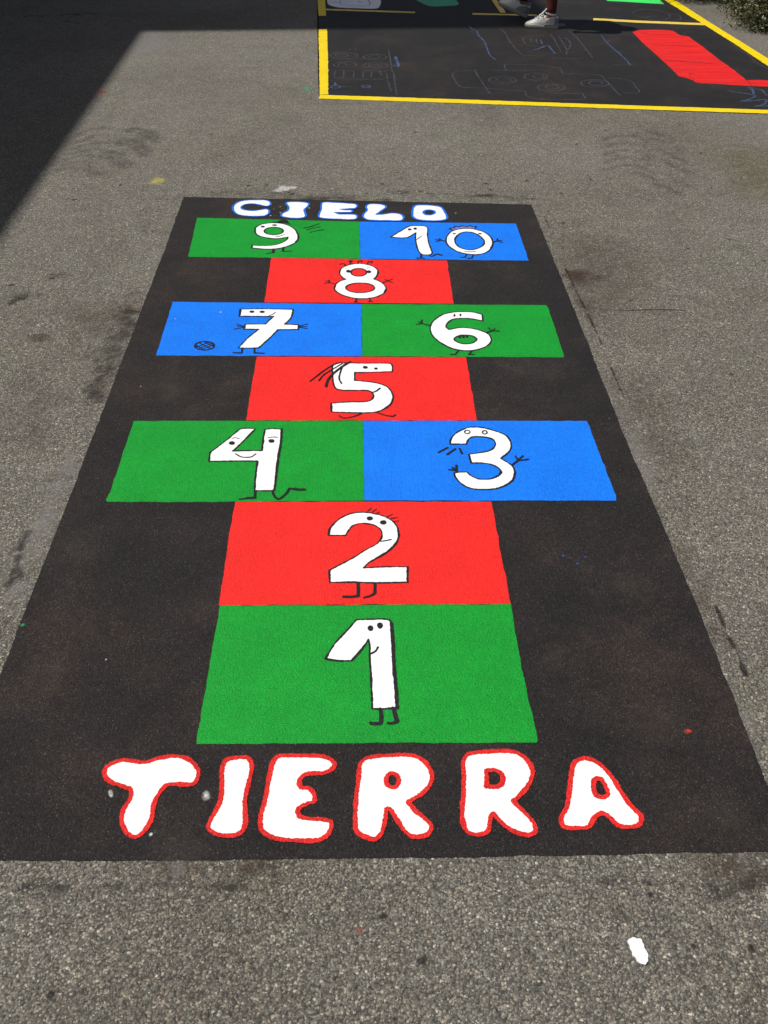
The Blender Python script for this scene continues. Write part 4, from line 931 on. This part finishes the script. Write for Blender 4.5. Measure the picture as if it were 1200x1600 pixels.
def shoe(heel, toe, toe_up):
    """lofted trainer: x runs heel->toe"""
    d = (toe - heel); L = 0.252; ang = math.atan2(d.y, d.x)
    root = empty('shoe', heel, 0); root.parent = person
    root.rotation_euler = (Matrix.Rotation(ang, 4, 'Z') @ Matrix.Rotation(-toe_up, 4, 'Y')).to_euler()
    # station: x, half width low, half width mid, top height, half width top, crease z
    st = [(0.000, .020, .022, .078, .014), (0.012, .030, .032, .096, .020), (0.045, .034, .036, .097, .026), (0.085, .034, .036, .093, .026), (0.115, .035, .036, .098, .024), (0.145, .038, .037, .082, .022), (0.175, .041, .039, .064, .021), (0.205, .041, .037, .051, .019), (0.230, .034, .029, .042, .014), (0.246, .020, .016, .032, .007)]
    bm = bmesh.new(); rings = []
    for (x, wl, wm, ht, wt) in st:
        prof = [(-wl, .022), (-wm * 1.02, .036), (-(wm * .6 + wt * .4), .022 + (ht - .022) * .62), (-wt, ht * .94), (0, ht), (wt, ht * .94), ((wm * .6 + wt * .4), .022 + (ht - .022) * .62), (wm * 1.02, .036), (wl, .022)]
        rings.append([bm.verts.new((x, y, z)) for (y, z) in prof])
    for a, b in zip(rings[:-1], rings[1:]):
        for k in range(8): bm.faces.new((a[k], a[k + 1], b[k + 1], b[k]))
    bm.faces.new(rings[0]); bm.faces.new(rings[-1][::-1])
    bmesh.ops.recalc_face_normals(bm, faces=bm.faces)
    for f in bm.faces: f.smooth = True
    me = bpy.data.meshes.new('upper'); bm.to_mesh(me); bm.free()
    up = link('upper', me, m_shoe, root); sb = up.modifiers.new('d', 'SUBSURF'); sb.levels = sb.render_levels = 2
    # sole
    bm = bmesh.new(); rings = []
    for (x, wl, wm, ht, wt) in st:
        z0 = 0.0 if x < .2 else (x - .2) ** 2 * 4.5; ww = wl + .004
        rings.append([bm.verts.new((x - .003 if x < .02 else x + .003, y, z)) for (y, z) in ((-ww * .95, z0), (-ww, z0 + .012), (-ww * .97, .027), (ww * .97, .027), (ww, z0 + .012), (ww * .95, z0))])
    for a, b in zip(rings[:-1], rings[1:]):
        for k in range(6): bm.faces.new((a[k], a[(k + 1) % 6], b[(k + 1) % 6], b[k]))
    bm.faces.new(rings[0]); bm.faces.new(rings[-1][::-1]); bmesh.ops.recalc_face_normals(bm, faces=bm.faces)
    me = bpy.data.meshes.new('sole'); bm.to_mesh(me); bm.free()
    so = link('sole', me, m_sole, root); bv = so.modifiers.new('b', 'BEVEL'); bv.width = .003; bv.segments = 2
    # dark opening round the ankle, padded collar, tongue and heel tab
    bm = bmesh.new(); bmesh.ops.create_uvsphere(bm, u_segments=20, v_segments=10, radius=1, matrix=Matrix.Translation((.058, 0, .094)) @ Matrix.Diagonal((.046, .024, .012, 1)))
    me = bpy.data.meshes.new('lining'); bm.to_mesh(me); bm.free(); link('lining', me, m_dark, root)
    ring_ = [(.058 + .050 * math.cos(a), .028 * math.sin(a), .100 + .006 * math.cos(2 * a) + .006 * math.cos(a), .0075) for a in np.linspace(0, 6.283, 15)[:-1]]
    skin_mesh('collar', ring_, [(i, (i + 1) % 14) for i in range(14)], m_grey, root, 1)
    bm = bmesh.new(); rr = []
    for (x, zc, wd) in ((.150, .084, .017), (.130, .100, .019), (.112, .117, .020), (.098, .134, .019), (.091, .146, .011)):
        rr.append([bm.verts.new((x, -wd, zc - .004)), bm.verts.new((x, 0, zc + .003)), bm.verts.new((x, wd, zc - .004))])
    for a, b in zip(rr[:-1], rr[1:]):
        for k in range(2): bm.faces.new((a[k], a[k + 1], b[k + 1], b[k]))
    me = bpy.data.meshes.new('tongue'); bm.to_mesh(me); bm.free()
    tg = link('tongue', me, m_shoe, root); sd = tg.modifiers.new('t', 'SOLIDIFY'); sd.thickness = .006
    nd, ed = [], []
    for i, x in enumerate((.116, .130, .144, .158, .172)):
        zt = np.interp(x, [s[0] for s in st], [s[3] for s in st]) + .003
        b = len(nd)
        nd += [(x, -.024, zt - .010, .0028), (x + .004, 0, zt + .003, .0028), (x, .024, zt - .010, .0028)]; ed += [(b, b + 1), (b + 1, b + 2)]
        if i: ed.append((b - 1 if i % 2 else b - 3, b + 2 if i % 2 else b))
    b = len(nd); nd += [(.110, -.01, .107, .003), (.125, -.042, .085, .0025), (.132, -.046, .055, .0022), (.118, .035, .088, .0025)]; ed += [(1, b), (b, b + 1), (b + 1, b + 2), (b, b + 3)]
    skin_mesh('laces', nd, ed, m_shoe, root, 1)
    # side panel in grey
    bm = bmesh.new()
    for s in (-1, 1):
        q = []
        for (x, za, zb) in ((.002, .030, .074), (.030, .030, .080), (.065, .030, .072), (.092, .030, .055), (.108, .030, .036)):
            hw = np.interp(x, [c[0] for c in st], [c[2] for c in st]) + .0025
            q.append((bm.verts.new((x - .003, s * hw, za)), bm.verts.new((x - .003, s * hw * .90, zb))))
        for a, b2 in zip(q[:-1], q[1:]): bm.faces.new((a[0], b2[0], b2[1], a[1]))
    me = bpy.data.meshes.new('side_panel'); bm.to_mesh(me); bm.free()
    sp = link('side_panel', me, m_grey, root); sd = sp.modifiers.new('t', 'SOLIDIFY'); sd.thickness = .002; sd.offset = 0
    return root
shoe(rf_heel, rf_toe, 0.0)
shoe(lf_heel, lf_heel + Vector((-0.235, 0.055, 0)), R(20))
